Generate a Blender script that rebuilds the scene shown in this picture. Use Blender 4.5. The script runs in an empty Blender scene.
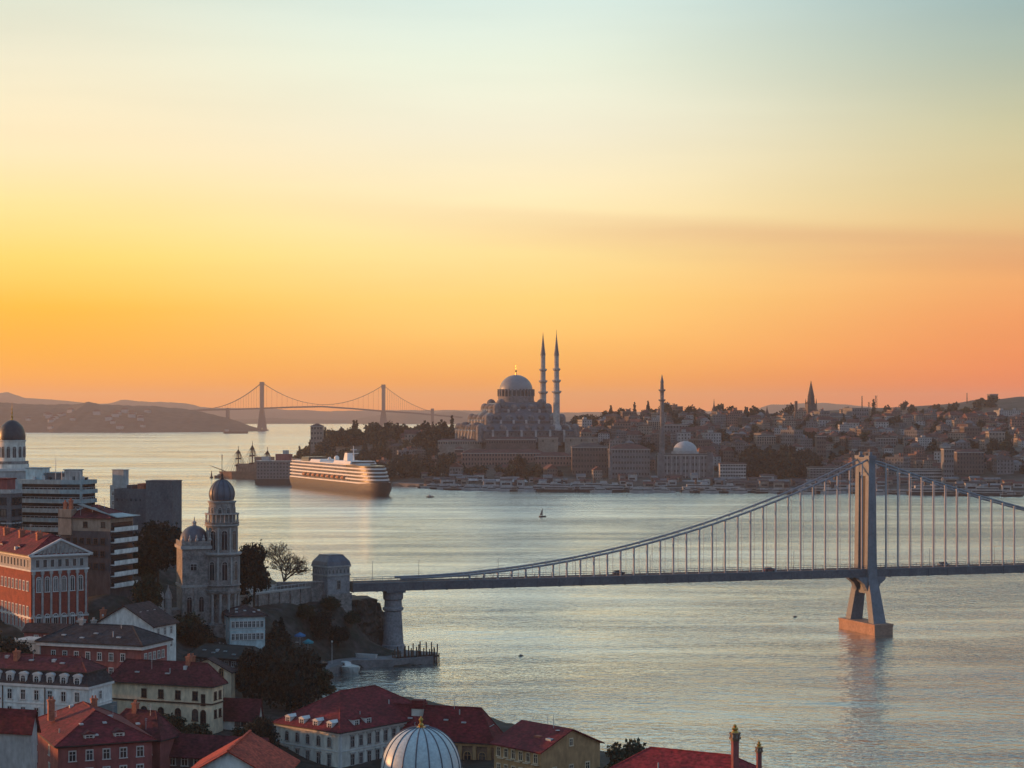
import bpy, math, random
import numpy as np
from mathutils import Vector, Matrix
random.seed(7)
RNG = np.random.default_rng(7)
SC = bpy.context.scene
COL = SC.collection
R = math.radians

# ------------------------------------------------------------------ camera
EYE = 80.0                                   # metres above the water
FPX = 1911.0                                 # focal length in pixels (1024 wide)
YH = 410.0                                   # pixel row of the horizon
cam_d = bpy.data.cameras.new('camera')
cam = bpy.data.objects.new('camera', cam_d); COL.objects.link(cam)
cam.location = (0, 0, EYE); cam.rotation_euler = (R(90), 0, 0)
cam_d.sensor_width = 36.0; cam_d.lens = 36.0*FPX/1024.0
cam_d.shift_y = (YH-384.0)/1024.0
cam_d.clip_start = 1.0; cam_d.clip_end = 60000.0
SC.camera = cam

def lin(c):
    return tuple(((v/255.0)/12.92 if v <= 10 else (((v/255.0)+0.055)/1.055)**2.4) for v in c)

# ------------------------------------------------------------------ world: dusk sky
SUN_AZ = (-0.955, 0.296)                     # direction towards the sun, in plan
SUN_EL = 4.2
world = bpy.data.worlds.new('World'); SC.world = world; world.use_nodes = True
def build_sky():
    nt = world.node_tree; N = nt.nodes; L = nt.links; N.clear()
    tc = N.new('ShaderNodeTexCoord')
    sep = N.new('ShaderNodeSeparateXYZ'); L.new(tc.outputs['Generated'], sep.inputs[0])
    def math_(op, a, b=None, clamp=False):
        n = N.new('ShaderNodeMath'); n.operation = op; n.use_clamp = clamp
        for i, v in enumerate((a, b)):
            if v is None: continue
            if isinstance(v, (int, float)): n.inputs[i].default_value = v
            else: L.new(v, n.inputs[i])
        return n.outputs[0]
    def rng(v, a, b, c=0.0, d=1.0):
        n = N.new('ShaderNodeMapRange'); n.interpolation_type = 'SMOOTHSTEP'
        L.new(v, n.inputs[0])
        for i, q in enumerate((a, b, c, d)): n.inputs[i+1].default_value = q
        return n.outputs[0]
    def ramp(stops, fac):
        n = N.new('ShaderNodeValToRGB'); e = n.color_ramp.elements
        while len(e) > 1: e.remove(e[-1])
        for i, (p, c) in enumerate(stops):
            s = e[0] if i == 0 else e.new(p)
            s.position = p; s.color = (*c, 1)
        L.new(fac, n.inputs[0]); return n.outputs[0]
    def mix(f, a, b):
        n = N.new('ShaderNodeMix'); n.data_type = 'RGBA'
        if isinstance(f, float): n.inputs[0].default_value = f
        else: L.new(f, n.inputs[0])
        L.new(a, n.inputs[6]); L.new(b, n.inputs[7]); return n.outputs[2]
    x, y, z = sep.outputs
    hor = math_('SQRT', math_('ADD', math_('MULTIPLY', x, x), math_('MULTIPLY', y, y)))
    ax = math_('DIVIDE', x, math_('MAXIMUM', hor, 0.001))
    el = math_('SQRT', math_('MAXIMUM', z, 0.0))          # finer steps close to the horizon
    boost = 1.0
    def st(rows):                                          # rows: (pixel row, srgb)
        return [(math.sqrt(max(0.0, (YH-r)/math.hypot(FPX, YH-r))), lin(c)) for r, c in rows]
    up = [(math.sqrt(.30), lin((206, 224, 222))), (math.sqrt(.42), lin((168, 196, 206))), (math.sqrt(.6), lin((116, 152, 180))), (1.0, lin((92, 128, 166)))]
    upr = [(math.sqrt(.30), lin((166, 190, 186))), (math.sqrt(.42), lin((146, 176, 184))), (math.sqrt(.6), lin((108, 144, 172))), (1.0, lin((92, 128, 166)))]
    left = st([(410, (255, 150, 36)), (390, (255, 160, 44)), (310, (255, 188, 58)), (260, (253, 213, 108)), (210, (253, 224, 150)),
               (160, (252, 230, 184)), (60, (229, 224, 198)), (0, (214, 220, 202))]) + up
    mid = st([(410, (255, 150, 44)), (380, (255, 168, 62)), (300, (253, 207, 116)), (250, (251, 222, 150)), (200, (249, 229, 180)),
              (130, (240, 233, 206)), (60, (225, 232, 212)), (0, (211, 228, 219))]) + up
    right = st([(410, (244, 112, 52)), (390, (244, 120, 58)), (320, (241, 152, 90)), (270, (236, 168, 104)), (200, (216, 192, 138)),
                (130, (194, 190, 152)), (60, (165, 180, 166)), (0, (144, 171, 172))]) + upr
    cl, cm, cr = ramp(left, el), ramp(mid, el), ramp(right, el)
    c = mix(rng(ax, -0.26, -0.02), cl, cm)
    c = mix(rng(ax, 0.0, 0.30), c, cr)
    # brighter towards the low sun off to the side
    dsun = math_('ADD', math_('MULTIPLY', ax, SUN_AZ[0]), math_('MULTIPLY', math_('DIVIDE', y, math_('MAXIMUM', hor, 0.001)), SUN_AZ[1]))
    # the sky behind the viewer: blue dusk
    back = ramp([(0.0, lin((184, 193, 206))), (0.3, lin((168, 188, 210))), (0.6, lin((134, 166, 196))), (1.0, lin((92, 128, 166)))], el)
    yb = math_('DIVIDE', y, math_('MAXIMUM', hor, 0.001))
    bf = math_('MULTIPLY', rng(yb, 0.78, -0.1), rng(dsun, 0.97, 0.3))
    c = mix(bf, c, back)
    # thin streaks of cloud
    mp = N.new('ShaderNodeMapping'); L.new(tc.outputs['Generated'], mp.inputs[0]); mp.inputs['Scale'].default_value = (2.2, 2.2, 46)
    mp.inputs['Rotation'].default_value = (0, R(1.7), 0)
    ns = N.new('ShaderNodeTexNoise'); L.new(mp.outputs[0], ns.inputs['Vector']); ns.inputs['Scale'].default_value = 1.3
    ns.inputs['Detail'].default_value = 5; ns.inputs['Roughness'].default_value = .55
    tilt = math_('ADD', math_('ADD', z, math_('MULTIPLY', x, 0.062)), math_('MULTIPLY', math_('SUBTRACT', ns.outputs[0], 0.5), 0.012))
    # one long bank slanting down to the right, as in the photo
    band = math_('MULTIPLY', rng(tilt, 0.078, 0.097), rng(tilt, 0.1085, 0.0995))
    band = math_('MULTIPLY', band, rng(ax, -0.16, 0.16, 0.0, 1.0))
    cn = rng(ns.outputs[0], 0.25, 0.60, 0.55, 1.0)
    cf = math_('MULTIPLY', math_('MULTIPLY', band, cn), 0.35)
    cloud = N.new('ShaderNodeRGB'); cloud.outputs[0].default_value = (*lin((206, 142, 112)), 1)
    c = mix(cf, c, cloud.outputs[0])
    mp2 = N.new('ShaderNodeMapping'); L.new(tc.outputs['Generated'], mp2.inputs[0]); mp2.inputs['Scale'].default_value = (3, 3, 30)
    n2 = N.new('ShaderNodeTexNoise'); L.new(mp2.outputs[0], n2.inputs['Vector']); n2.inputs['Scale'].default_value = 1.1; n2.inputs['Detail'].default_value = 4
    wisp = rng(n2.outputs[0], 0.35, 0.75, 0.975, 1.03)
    sc_ = N.new('ShaderNodeVectorMath'); sc_.operation = 'SCALE'; L.new(c, sc_.inputs[0]); L.new(wisp, sc_.inputs['Scale'])
    bg = N.new('ShaderNodeBackground'); L.new(sc_.outputs[0], bg.inputs[0]); bg.inputs[1].default_value = 1.10
    sky = N.new('ShaderNodeTexSky'); sky.sky_type = 'NISHITA'; sky.sun_disc = False
    sky.sun_elevation = R(SUN_EL); sky.sun_rotation = math.atan2(SUN_AZ[0], SUN_AZ[1]); sky.dust_density = 3.0
    bg2 = N.new('ShaderNodeBackground'); L.new(sky.outputs[0], bg2.inputs[0]); bg2.inputs[1].default_value = 0.010
    add = N.new('ShaderNodeAddShader'); L.new(bg.outputs[0], add.inputs[0]); L.new(bg2.outputs[0], add.inputs[1])
    out = N.new('ShaderNodeOutputWorld'); L.new(add.outputs[0], out.inputs[0])
build_sky()
world.cycles.sampling_method = 'MANUAL'; world.cycles.sample_map_resolution = 1024

# ------------------------------------------------------------------ sun
sun_d = bpy.data.lights.new('sun', 'SUN'); sun = bpy.data.objects.new('sun', sun_d); COL.objects.link(sun)
sun_d.energy = 5.0; sun_d.color = (1.0, 0.43, 0.15); sun_d.angle = R(0.6)
_el = R(SUN_EL)
sdir = Vector((SUN_AZ[0]*math.cos(_el), SUN_AZ[1]*math.cos(_el), math.sin(_el)))
sun.rotation_euler = sdir.to_track_quat('Z', 'Y').to_euler(); sun.location = (-300, 300, 300)

SC.view_settings.view_transform = 'Standard'; SC.view_settings.look = 'None'
SC.view_settings.exposure = 0.0; SC.view_settings.gamma = 1.0
SC.view_settings.use_curve_mapping = False
SC.cycles.use_denoising = True; SC.cycles.use_adaptive_sampling = False
SC.cycles.denoising_prefilter = 'ACCURATE'
SC.cycles.max_bounces = 4; SC.cycles.diffuse_bounces = 2; SC.cycles.glossy_bounces = 2
SC.cycles.transmission_bounces = 2; SC.cycles.volume_bounces = 0
SC.cycles.caustics_reflective = False; SC.cycles.caustics_refractive = False

# ------------------------------------------------------------------ helpers
def P(px, py, D):                            # a point seen at pixel (px, py) and D metres ahead
    return Vector(((px-512.0)/FPX*D, D, EYE-(py-YH)/FPX*D))
def X(px, D): return (px-512.0)/FPX*D
def Z(py, D): return EYE-(py-YH)/FPX*D
def DW(py): return EYE*FPX/(py-YH)           # distance of the water seen in that row

MATS = {}
def mat(name, c1, c2=None, rough=0.85, scale=0.35, stretch=(1, 1, 1), bump=0.0, contrast=(0.35, 0.65), metal=0.0, spec=0.3, detail=5.0, grain=None):
    if name in MATS: return MATS[name]
    m = bpy.data.materials.new(name); m.use_nodes = True
    nt = m.node_tree; N = nt.nodes; L = nt.links
    b = N['Principled BSDF']
    b.inputs['Roughness'].default_value = rough; b.inputs['Metallic'].default_value = metal
    b.inputs['Specular IOR Level'].default_value = spec
    c2 = c2 or tuple(v*0.7 for v in c1)
    tc = N.new('ShaderNodeTexCoord'); mp = N.new('ShaderNodeMapping')
    L.new(tc.outputs['Object'], mp.inputs[0]); mp.inputs['Scale'].default_value = stretch
    oi = N.new('ShaderNodeObjectInfo')
    ad = N.new('ShaderNodeVectorMath'); ad.operation = 'ADD'; L.new(mp.outputs[0], ad.inputs[0])
    sc = N.new('ShaderNodeVectorMath'); sc.operation = 'SCALE'; sc.inputs[0].default_value = (37, 53, 29)
    L.new(oi.outputs['Random'], sc.inputs['Scale']); L.new(sc.outputs[0], ad.inputs[1])
    n = N.new('ShaderNodeTexNoise'); n.inputs['Scale'].default_value = scale; n.inputs['Detail'].default_value = detail; n.inputs['Roughness'].default_value = .65
    L.new(ad.outputs[0], n.inputs['Vector'])
    mr = N.new('ShaderNodeMapRange'); L.new(n.outputs[0], mr.inputs[0]); mr.inputs[1].default_value, mr.inputs[2].default_value = contrast
    mx = N.new('ShaderNodeMix'); mx.data_type = 'RGBA'; L.new(mr.outputs[0], mx.inputs[0])
    mx.inputs[6].default_value = (*c1, 1); mx.inputs[7].default_value = (*c2, 1)
    col = mx.outputs[2]
    if grain:                                # finer speckle: tiles, stones, leaves
        g = N.new('ShaderNodeTexNoise'); g.inputs['Scale'].default_value = grain[0]; g.inputs['Detail'].default_value = 3
        mp2 = N.new('ShaderNodeMapping'); L.new(tc.outputs['Object'], mp2.inputs[0]); mp2.inputs['Scale'].default_value = grain[2] if len(grain) > 2 else (1, 1, 1)
        L.new(mp2.outputs[0], g.inputs['Vector'])
        gr = N.new('ShaderNodeMapRange'); L.new(g.outputs[0], gr.inputs[0]); gr.inputs[1].default_value = .3; gr.inputs[2].default_value = .7
        gr.inputs[3].default_value = 1-grain[1]; gr.inputs[4].default_value = 1+grain[1]
        vm = N.new('ShaderNodeVectorMath'); vm.operation = 'SCALE'; L.new(col, vm.inputs[0]); L.new(gr.outputs[0], vm.inputs['Scale']); col = vm.outputs[0]
    L.new(col, b.inputs['Base Color'])
    if bump:
        bp = N.new('ShaderNodeBump'); bp.inputs['Strength'].default_value = bump; bp.inputs['Distance'].default_value = 0.3
        L.new(n.outputs[0], bp.inputs['Height']); L.new(bp.outputs[0], b.inputs['Normal'])
    MATS[name] = m; return m

def wallmat(name, c, c2=None, k=1.0):        # stained render: blotches stretched downwards
    return mat(name, c, c2 or tuple(v*.66 for v in c), rough=.9, scale=.5, stretch=(1, 1, .28), contrast=(.38, .72), grain=(1.1, .2*k, (1, 1, .5)))
def roofmat(name, c, c2=None):
    return mat(name, c, c2 or tuple(v*.55 for v in c), rough=.85, scale=.32, contrast=(.42, .62), grain=(1.2, .5, (1, 1, 2.6)), bump=.8)
def brickmat(name, c, c2, mortar, size=1.6):
    if name in MATS: return MATS[name]
    m = mat(name, c, c2, grain=(1.5, .18), scale=.3)
    return m

# --- wall paints, roofs, stones
WHITE = wallmat('white_stucco', (.80, .79, .76))
OFFW = wallmat('off_white_stucco', (.66, .63, .57))
CREAM = wallmat('cream_stucco', (.80, .65, .46))
TAN = wallmat('tan_stucco', (.50, .31, .16))
GREYW = wallmat('grey_stucco', (.40, .42, .43))
TEALW = wallmat('pale_blue_stucco', (.52, .64, .66))
SLAB = wallmat('blue_grey_concrete', (.33, .41, .43))
REDW = wallmat('red_stucco', (.38, .12, .11))
BRICK = mat('red_brick', (.30, .065, .045), (.19, .042, .036), scale=.6, grain=(2.5, .22))
MAROON = wallmat('maroon_stucco', (.30, .10, .10))
BROWN = mat('brown_stone', (.27, .17, .12), (.17, .11, .08), scale=.7, grain=(2.5, .25))
CONC = mat('grey_concrete', (.13, .14, .16), (.085, .095, .11), scale=.25, stretch=(1, 1, .4), grain=(1.6, .2))
DARKW = wallmat('dark_render', (.10, .09, .10))
STONE = mat('weathered_stone', (.31, .285, .27), (.14, .13, .128), scale=.55, grain=(2.2, .25), bump=.3)
PALESTONE = mat('pale_stone_trim', (.42, .40, .385), (.28, .265, .26), scale=.8, grain=(2.5, .15))
TRIM = mat('white_painted_trim', (.68, .67, .65), (.52, .51, .50), rough=.7, scale=.8)
RTILE = roofmat('red_clay_tiles', (.165, .019, .027), (.10, .014, .021))
RDARK = roofmat('dark_red_tiles', (.115, .022, .032), (.07, .016, .023))
RBRIGHT = roofmat('bright_red_tiles', (.27, .026, .034), (.18, .019, .027))
RORANGE = roofmat('orange_tiles', (.38, .055, .034), (.27, .036, .026))
RBLACK = roofmat('slate', (.032, .036, .046), (.018, .020, .027))
RBROWN = roofmat('brown_tiles', (.060, .038, .040), (.036, .025, .028))
RPALE = mat('pale_metal_roof', (.36, .44, .46), (.26, .33, .36), rough=.55, scale=.3)
LEAD = mat('grey_lead', (.10, .115, .15), (.06, .07, .095), rough=.5, scale=.6, stretch=(1, 1, .3), spec=.5)
DARKDOME = mat('dark_lead', (.035, .035, .045), (.02, .02, .03), rough=.42, scale=.7, spec=.5)
BRICKCH = mat('orange_brick_stack', (.46, .17, .10), (.30, .10, .07), scale=1.2, grain=(3, .2))
GLASS = mat('window_glass', (.022, .026, .034), (.012, .014, .02), rough=.16, scale=.6, spec=.45)
GLASS2 = mat('curtained_glass', (.13, .12, .11), (.07, .066, .064), rough=.25, scale=.9, spec=.45)
GLASS3 = mat('reflective_glass', (.05, .06, .075), (.03, .036, .045), rough=.06, scale=.9, spec=.9)  # smoother, slightly lighter glass variant
SHUT = mat('brown_shutter', (.075, .045, .035), (.05, .03, .025), rough=.7)
DARK = mat('dark_iron', (.03, .032, .038), (.02, .02, .025), rough=.6)
STEELP = mat('white_metal', (.55, .56, .57), (.40, .41, .42), rough=.5)
GOLD = mat('gilded_metal', (.62, .36, .08), (.42, .22, .05), rough=.32, metal=.85, scale=2.0)
BARK = mat('bark', (.06, .045, .035), (.035, .028, .022), scale=1.5)
PAVE = mat('stone_paving', (.21, .205, .21), (.13, .13, .135), scale=.15, grain=(1.1, .2))
ROCK = mat('dark_rock', (.085, .07, .06), (.032, .030, .028), scale=.22, bump=.9, grain=(.9, .35))
LEAFD = mat('dark_leaves', (.008, .021, .019), (.004, .011, .011), scale=.5, contrast=(.4, .6), grain=(.8, .45))
LEAFG = mat('green_leaves', (.028, .044, .026), (.014, .024, .016), scale=.5, contrast=(.4, .6), grain=(.8, .45))
LEAFB = mat('olive_leaves', (.060, .058, .034), (.030, .032, .020), scale=.4, contrast=(.4, .6), grain=(.6, .45))
TWIG = mat('bare_twigs', (.085, .058, .046), (.05, .037, .032), scale=1.0)

class MB:
    """collects boxes, prisms, lathes and tubes and links them as ONE mesh object"""
    def __init__(self): self.v = []; self.f = []; self.m = []; self.mi = 0
    def add(self, vs, fs, mi=None):
        o = len(self.v); self.v += [tuple(p) for p in vs]
        self.f += [tuple(i+o for i in f) for f in fs]; self.m += [self.mi if mi is None else mi]*len(fs); return self
    def box(self, x0, x1, y0, y1, z0, z1, mi=None):
        vs = [(x0,y0,z0),(x1,y0,z0),(x1,y1,z0),(x0,y1,z0),(x0,y0,z1),(x1,y0,z1),(x1,y1,z1),(x0,y1,z1)]
        return self.add(vs, [(3,2,1,0),(4,5,6,7),(0,1,5,4),(1,2,6,5),(2,3,7,6),(3,0,4,7)], mi)
    def prism(self, poly, z0, z1, mi=None, top=None):
        n = len(poly); top = top or poly
        vs = [(p[0],p[1],z0) for p in poly]+[(p[0],p[1],z1) for p in top]
        fs = [tuple(range(n-1,-1,-1)), tuple(range(n,2*n))]+[(i,(i+1)%n,n+(i+1)%n,n+i) for i in range(n)]
        return self.add(vs, fs, mi)
    def poly(self, vs, mi=None): return self.add(vs, [tuple(range(len(vs)))], mi)
    def lathe(self, prof, n=20, c=(0,0,0), mi=None, a0=0.0, a1=None, squash=1.0):
        full = a1 is None; a1 = a0+2*math.pi if full else a1
        k = n if full else n+1; vs = []; fs = []
        for r, z in prof:
            for i in range(k):
                a = a0+(a1-a0)*i/n; vs.append((c[0]+r*math.cos(a), c[1]+r*math.sin(a)*squash, c[2]+z))
        for j in range(len(prof)-1):
            for i in range(n):
                i2 = (i+1) % k; fs.append((j*k+i, j*k+i2, (j+1)*k+i2, (j+1)*k+i))
        if full:
            fs.append(tuple(range(k-1,-1,-1))); fs.append(tuple((len(prof)-1)*k+i for i in range(k)))
        return self.add(vs, fs, mi)
    def tube(self, p0, p1, r0, r1=None, n=6, mi=None):
        r1 = r0 if r1 is None else r1; p0 = Vector(p0); p1 = Vector(p1); d = (p1-p0)
        if d.length < 1e-6: return self
        d.normalize(); u = d.orthogonal().normalized(); w = d.cross(u); vs = []
        for p, r in ((p0, r0), (p1, r1)):
            for i in range(n):
                a = 2*math.pi*i/n; vs.append(p+(u*math.cos(a)+w*math.sin(a))*r)
        return self.add(vs, [tuple(range(n-1,-1,-1)), tuple(range(n,2*n))]+[(i,(i+1)%n,n+(i+1)%n,n+i) for i in range(n)], mi)
    def path(self, pts, r, n=6, mi=None):
        for a, b in zip(pts, pts[1:]): self.tube(a, b, r, r, n, mi)
        return self
    def beam(self, p0, p1, w, h, mi=None):   # rectangular bar, top face up
        p0 = Vector(p0); p1 = Vector(p1); d = (p1-p0).normalized(); s = d.cross(Vector((0,0,1)))
        s = s.normalized() if s.length > 1e-4 else Vector((1,0,0)); u = s.cross(d).normalized(); vs = []
        for p in (p0, p1):
            for a, b in ((-1,-1),(1,-1),(1,1),(-1,1)): vs.append(p+s*(a*w/2)+u*(b*h/2))
        return self.add(vs, [(3,2,1,0),(4,5,6,7),(0,1,5,4),(1,2,6,5),(2,3,7,6),(3,0,4,7)], mi)
    def mesh(self, name, mats, smooth=False):
        me = bpy.data.meshes.new(name); me.from_pydata(self.v, [], self.f)
        for m in (mats if isinstance(mats, (list, tuple)) else [mats]): me.materials.append(m)
        if len(me.materials) > 1: me.polygons.foreach_set('material_index', self.m)
        me.validate()
        if smooth:
            me.polygons.foreach_set('use_smooth', [True]*len(me.polygons))
            try: me.set_sharp_from_angle(angle=R(38))
            except Exception: pass
        me.update(); return me
    def build(self, name, mats, parent=None, loc=(0,0,0), rz=0.0, smooth=False):
        return link(name, self.mesh(name, mats, smooth), parent, loc, rz)

def link(name, me, parent=None, loc=(0,0,0), rz=0.0):
    o = bpy.data.objects.new(name, me); COL.objects.link(o)
    if parent: o.parent = parent
    o.location = loc; o.rotation_euler = (0, 0, rz); return o
def tag(o, label=None, cat=None, group=None, kind=None):
    if label: o['label'] = label
    if cat: o['category'] = cat
    if group: o['group'] = group
    if kind: o['kind'] = kind
    return o
def thing(name, label, cat, loc=(0,0,0), rz=0.0, group=None):
    o = link(name, None, None, loc, rz); o.empty_display_size = 1.0
    return tag(o, label, cat, group)
def dup(o, loc=None, rz=None, scale=None, label=None, group=None, parent=None):
    c = o.copy(); COL.objects.link(c)
    if parent is not None: c.parent = parent
    if loc is not None: c.location = loc
    if rz is not None: c.rotation_euler = (0, 0, rz)
    if scale is not None: c.scale = scale if isinstance(scale, (tuple, list)) else (scale,)*3
    if label: c['label'] = label
    if group: c['group'] = group
    for ch in list(o.children): dup(ch, parent=c)
    return c

# ------------------------------------------------------------------ windows
WIN = {}
def window_mesh(w, h, style='rect', frame=None, glass=None, sill=True):
    frame = frame or TRIM; glass = glass or GLASS
    key = (round(w, 2), round(h, 2), style, frame.name, glass.name, sill)
    if key in WIN: return WIN[key]
    m = MB(); t = .16; p = .13                # frame width, how far it stands proud
    if style == 'arch':
        n = 8; hb = h/2-w/2; outer = []; inner = []
        for i in range(n+1):
            a = math.pi*i/n; outer.append((math.cos(a)*(w/2+t), hb+math.sin(a)*(w/2+t))); inner.append((math.cos(a)*w/2, hb+math.sin(a)*w/2))
        outer = [(w/2+t, -h/2)]+outer+[(-w/2-t, -h/2)]; inner = [(w/2, -h/2)]+inner+[(-w/2, -h/2)]
        k = len(outer)
        m.add([(a, -p, b) for a, b in outer]+[(a, -p, b) for a, b in inner]+[(a, 0, b) for a, b in outer]+[(a, 0.0, b) for a, b in inner],
              [(i, i+1, k+i+1, k+i) for i in range(k-1)]+[(2*k+i+1, 2*k+i, i, i+1)[::-1] for i in range(k-1)]+[(k+i, k+i+1, 3*k+i+1, 3*k+i) for i in range(k-1)], 0)
        m.add([(a, -.03, b) for a, b in inner], [tuple(range(k))], 1)
        m.box(-.04, .04, -.09, -.031, -h/2, h/2-.05, 0)
        m.box(-w/2, w/2, -.09, -.031, hb-.04, hb+.04, 0)
    elif style == 'plain':                    # a deep dark opening with a thin surround
        m.box(-w/2-.08, -w/2, -.06, 0, -h/2, h/2, 0).box(w/2, w/2+.08, -.06, 0, -h/2, h/2, 0)
        m.box(-w/2-.08, w/2+.08, -.06, 0, h/2, h/2+.08, 0)
        m.box(-w/2, w/2, -.03, 0, -h/2, h/2, 1)
        sill = False
    else:
        m.box(-w/2-t, -w/2, -p, 0, -h/2, h/2, 0).box(w/2, w/2+t, -p, 0, -h/2, h/2, 0)
        m.box(-w/2-t, w/2+t, -p, 0, h/2, h/2+t*1.3, 0)
        m.box(-w/2, w/2, -.03, 0, -h/2, h/2, 1)
        m.box(-.045, .045, -.09, -.031, -h/2, h/2, 0)
        m.box(-w/2, w/2, -.085, -.031, h*.14, h*.14+.08, 0)
        if style == 'hood': m.box(-w/2-.34, w/2+.34, -.32, 0, h/2+t*1.3+.002, h/2+t*1.3+.2, 0)
    if sill: m.box(-w/2-t-.1, w/2+t+.1, -.24, 0, -h/2-.16, -h/2-.002, 0)
    WIN[key] = m.mesh('window', [frame, glass]); return WIN[key]

RW = random.Random(77)
VENTM = None
class House:
    """a box building given by the two faces one sees: face A to the left of the near corner, face B to its right.
    local frame: origin at the near corner's foot, +X along B, +Y along A"""
    def __init__(s, name, label, cpx, D, eave, lpx, rpx, th, base, cat='building', group=None, d=None, w=None):
        s.th = R(th); c, sn = math.cos(s.th), math.sin(s.th); xc = X(cpx, D)
        def solve(px, ux, uy): k = (px-512.0)/FPX; return (k*D-xc)/(ux-k*uy)
        s.w = w or solve(rpx, c, sn); s.d = d or solve(lpx, -sn, c)
        s.D = D; s.xc = xc; s.h = Z(eave, D)-base; s.base = base
        s.root = thing(name, label, cat, (xc, D, base), s.th, group)
        if not (1 < s.w < 150 and 1 < s.d < 150): print('HOUSE SIZE', name, label[:30], round(s.w, 1), round(s.d, 1), round(s.h, 1))
    def zz(s, py, D=None): return Z(py, D or s.D)-s.base
    def part(s, mb, name, mats, parent=None, smooth=False): return mb.build(name, mats, parent or s.root, smooth=smooth)
    def wall(s, m, h=None, bands=(), bandmat=None, corner=None):
        h = h or s.h; s.part(MB().box(0, s.w, 0, s.d, -6, h), 'wall', m)
        if bands:
            b = MB()
            for z, t, pr in bands: b.box(-pr, s.w+pr, -pr, s.d+pr, z, z+t)
            s.part(b, 'cornice', bandmat or TRIM)
        if corner:
            b = MB(); q = .09
            for x, y in ((0, 0), (s.w, 0), (0, s.d)): b.box(x-.5, x+.5, y-.5-q, y+.5, -1, h-.3) if False else b.box(x-(q if x == 0 else .55), x+(.55 if x == 0 else q), y-(q if y == 0 else .55), y+(.55 if y == 0 else q), -1, h-.3)
            s.part(b, 'quoin', corner)
        return s
    def windows(s, face, n, rows, ww, wh, style='rect', frame=None, glass=None, u0=.08, u1=.92, skip=(), sill=True, name='window'):
        mm = [window_mesh(ww, wh, style, frame, gg, sill) for gg in ((GLASS, GLASS, GLASS, GLASS2, GLASS3) if glass is None else (glass,))]; Lf = s.w if face == 'B' else s.d
        for ri, z in enumerate(rows):
            for i in range(n):
                if (ri, i) in skip: continue
                u = Lf*(u0+(u1-u0)*(i+.5)/n)
                o = link(name, RW.choice(mm), s.root, (u, 0, z) if face == 'B' else (0, u, z), 0 if face == 'B' else R(-90))
        return s
    def hip(s, m, rise, over=.6, axis=None, inset=None, z=None, th=.22):
        z = s.h if z is None else z; x0, x1, y0, y1 = -over, s.w+over, -over, s.d+over
        axis = axis or ('x' if s.w >= s.d else 'y'); ins = inset if inset is not None else min(x1-x0, y1-y0)/2
        if axis == 'x': a, b = (x0+ins, (y0+y1)/2), (x1-ins, (y0+y1)/2)
        else: a, b = ((x0+x1)/2, y0+ins), ((x0+x1)/2, y1-ins)
        if axis == 'x' and a[0] > b[0]: a = b = ((x0+x1)/2, (y0+y1)/2)
        if axis == 'y' and a[1] > b[1]: a = b = ((x0+x1)/2, (y0+y1)/2)
        vs = [(x0,y0,z),(x1,y0,z),(x1,y1,z),(x0,y1,z),(x0,y0,z+th),(x1,y0,z+th),(x1,y1,z+th),(x0,y1,z+th),(a[0],a[1],z+th+rise),(b[0],b[1],z+th+rise)]
        fs = [(3,2,1,0),(0,1,5,4),(1,2,6,5),(2,3,7,6),(3,0,4,7)]
        fs += [(4,5,9,8),(6,7,8,9),(5,6,9),(7,4,8)] if axis == 'x' else [(5,6,9,8),(7,4,8,9),(4,5,8),(6,7,9)]
        mb = MB().add(vs, fs); s.ridge = (a, b, z+th+rise)
        for p, q in (((x0,y0),a),((x1,y0),a if axis == 'y' else b),((x1,y1),b),((x0,y1),b if axis == 'y' else a)):   # ridge tiles
            mb.tube((p[0],p[1],z+th), (q[0],q[1],z+th+rise), .16, .16, 5)
        if a != b: mb.tube((*a, z+th+rise), (*b, z+th+rise), .18, .18, 5)
        s.roof = s.part(mb, 'roof', m); s.slope = (rise, ins, axis, z+th, over)
        g = MB(); q = .11                                       # gutter along the eaves
        g.box(x0-q, x1+q, y0-q, y0-.003, z-.05, z+.16).box(x0-q, x1+q, y1+.003, y1+q, z-.05, z+.16).box(x0-q, x0-.003, y0, y1, z-.05, z+.16).box(x1+.003, x1+q, y0, y1, z-.05, z+.16); s.part(g, 'gutter', DARK, s.roof)
        for k in range(RW.randint(3, 6)):                       # pipes, vents and patches on the slopes
            t = RW.uniform(.15, .8); v = RW.uniform(.25, .75); f = RW.random()
            if axis == 'y': lx, ly = ((x0+t*(x1-x0)/2) if f < .6 else (x1-t*(x1-x0)/2)), y0+(y1-y0)*v
            else: lx, ly = x0+(x1-x0)*v, ((y0+t*(y1-y0)/2) if f < .6 else (y1-t*(y1-y0)/2))
            run = (x1-x0)/2 if axis == 'y' else (y1-y0)/2; zz_ = z+th+rise*min(t*run, ins)/ins if ins > .5 else z+th
            if min(lx-x0, x1-lx, ly-y0, y1-ly) < t*run-.01: continue
            if k % 3 == 0: mb2 = MB().tube((lx, ly, zz_-.3), (lx, ly, zz_+RW.uniform(.6, 1.3)), .13, .13, 6)
            elif k % 3 == 1: mb2 = MB().box(lx-.4, lx+.4, ly-.4, ly+.4, zz_-.5, zz_+.35)
            else: mb2 = MB().tube((lx, ly, zz_-.3), (lx, ly, zz_+2.2), .05, .04, 4).tube((lx-.5, ly, zz_+2.0), (lx+.5, ly, zz_+2.0), .03, .03, 4).tube((lx-.4, ly, zz_+1.7), (lx+.4, ly, zz_+1.7), .03, .03, 4)
            s.part(mb2, 'vent' if k % 3 < 2 else 'antenna', STEELP if k % 2 else GREYW, s.roof)
        return s
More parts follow.
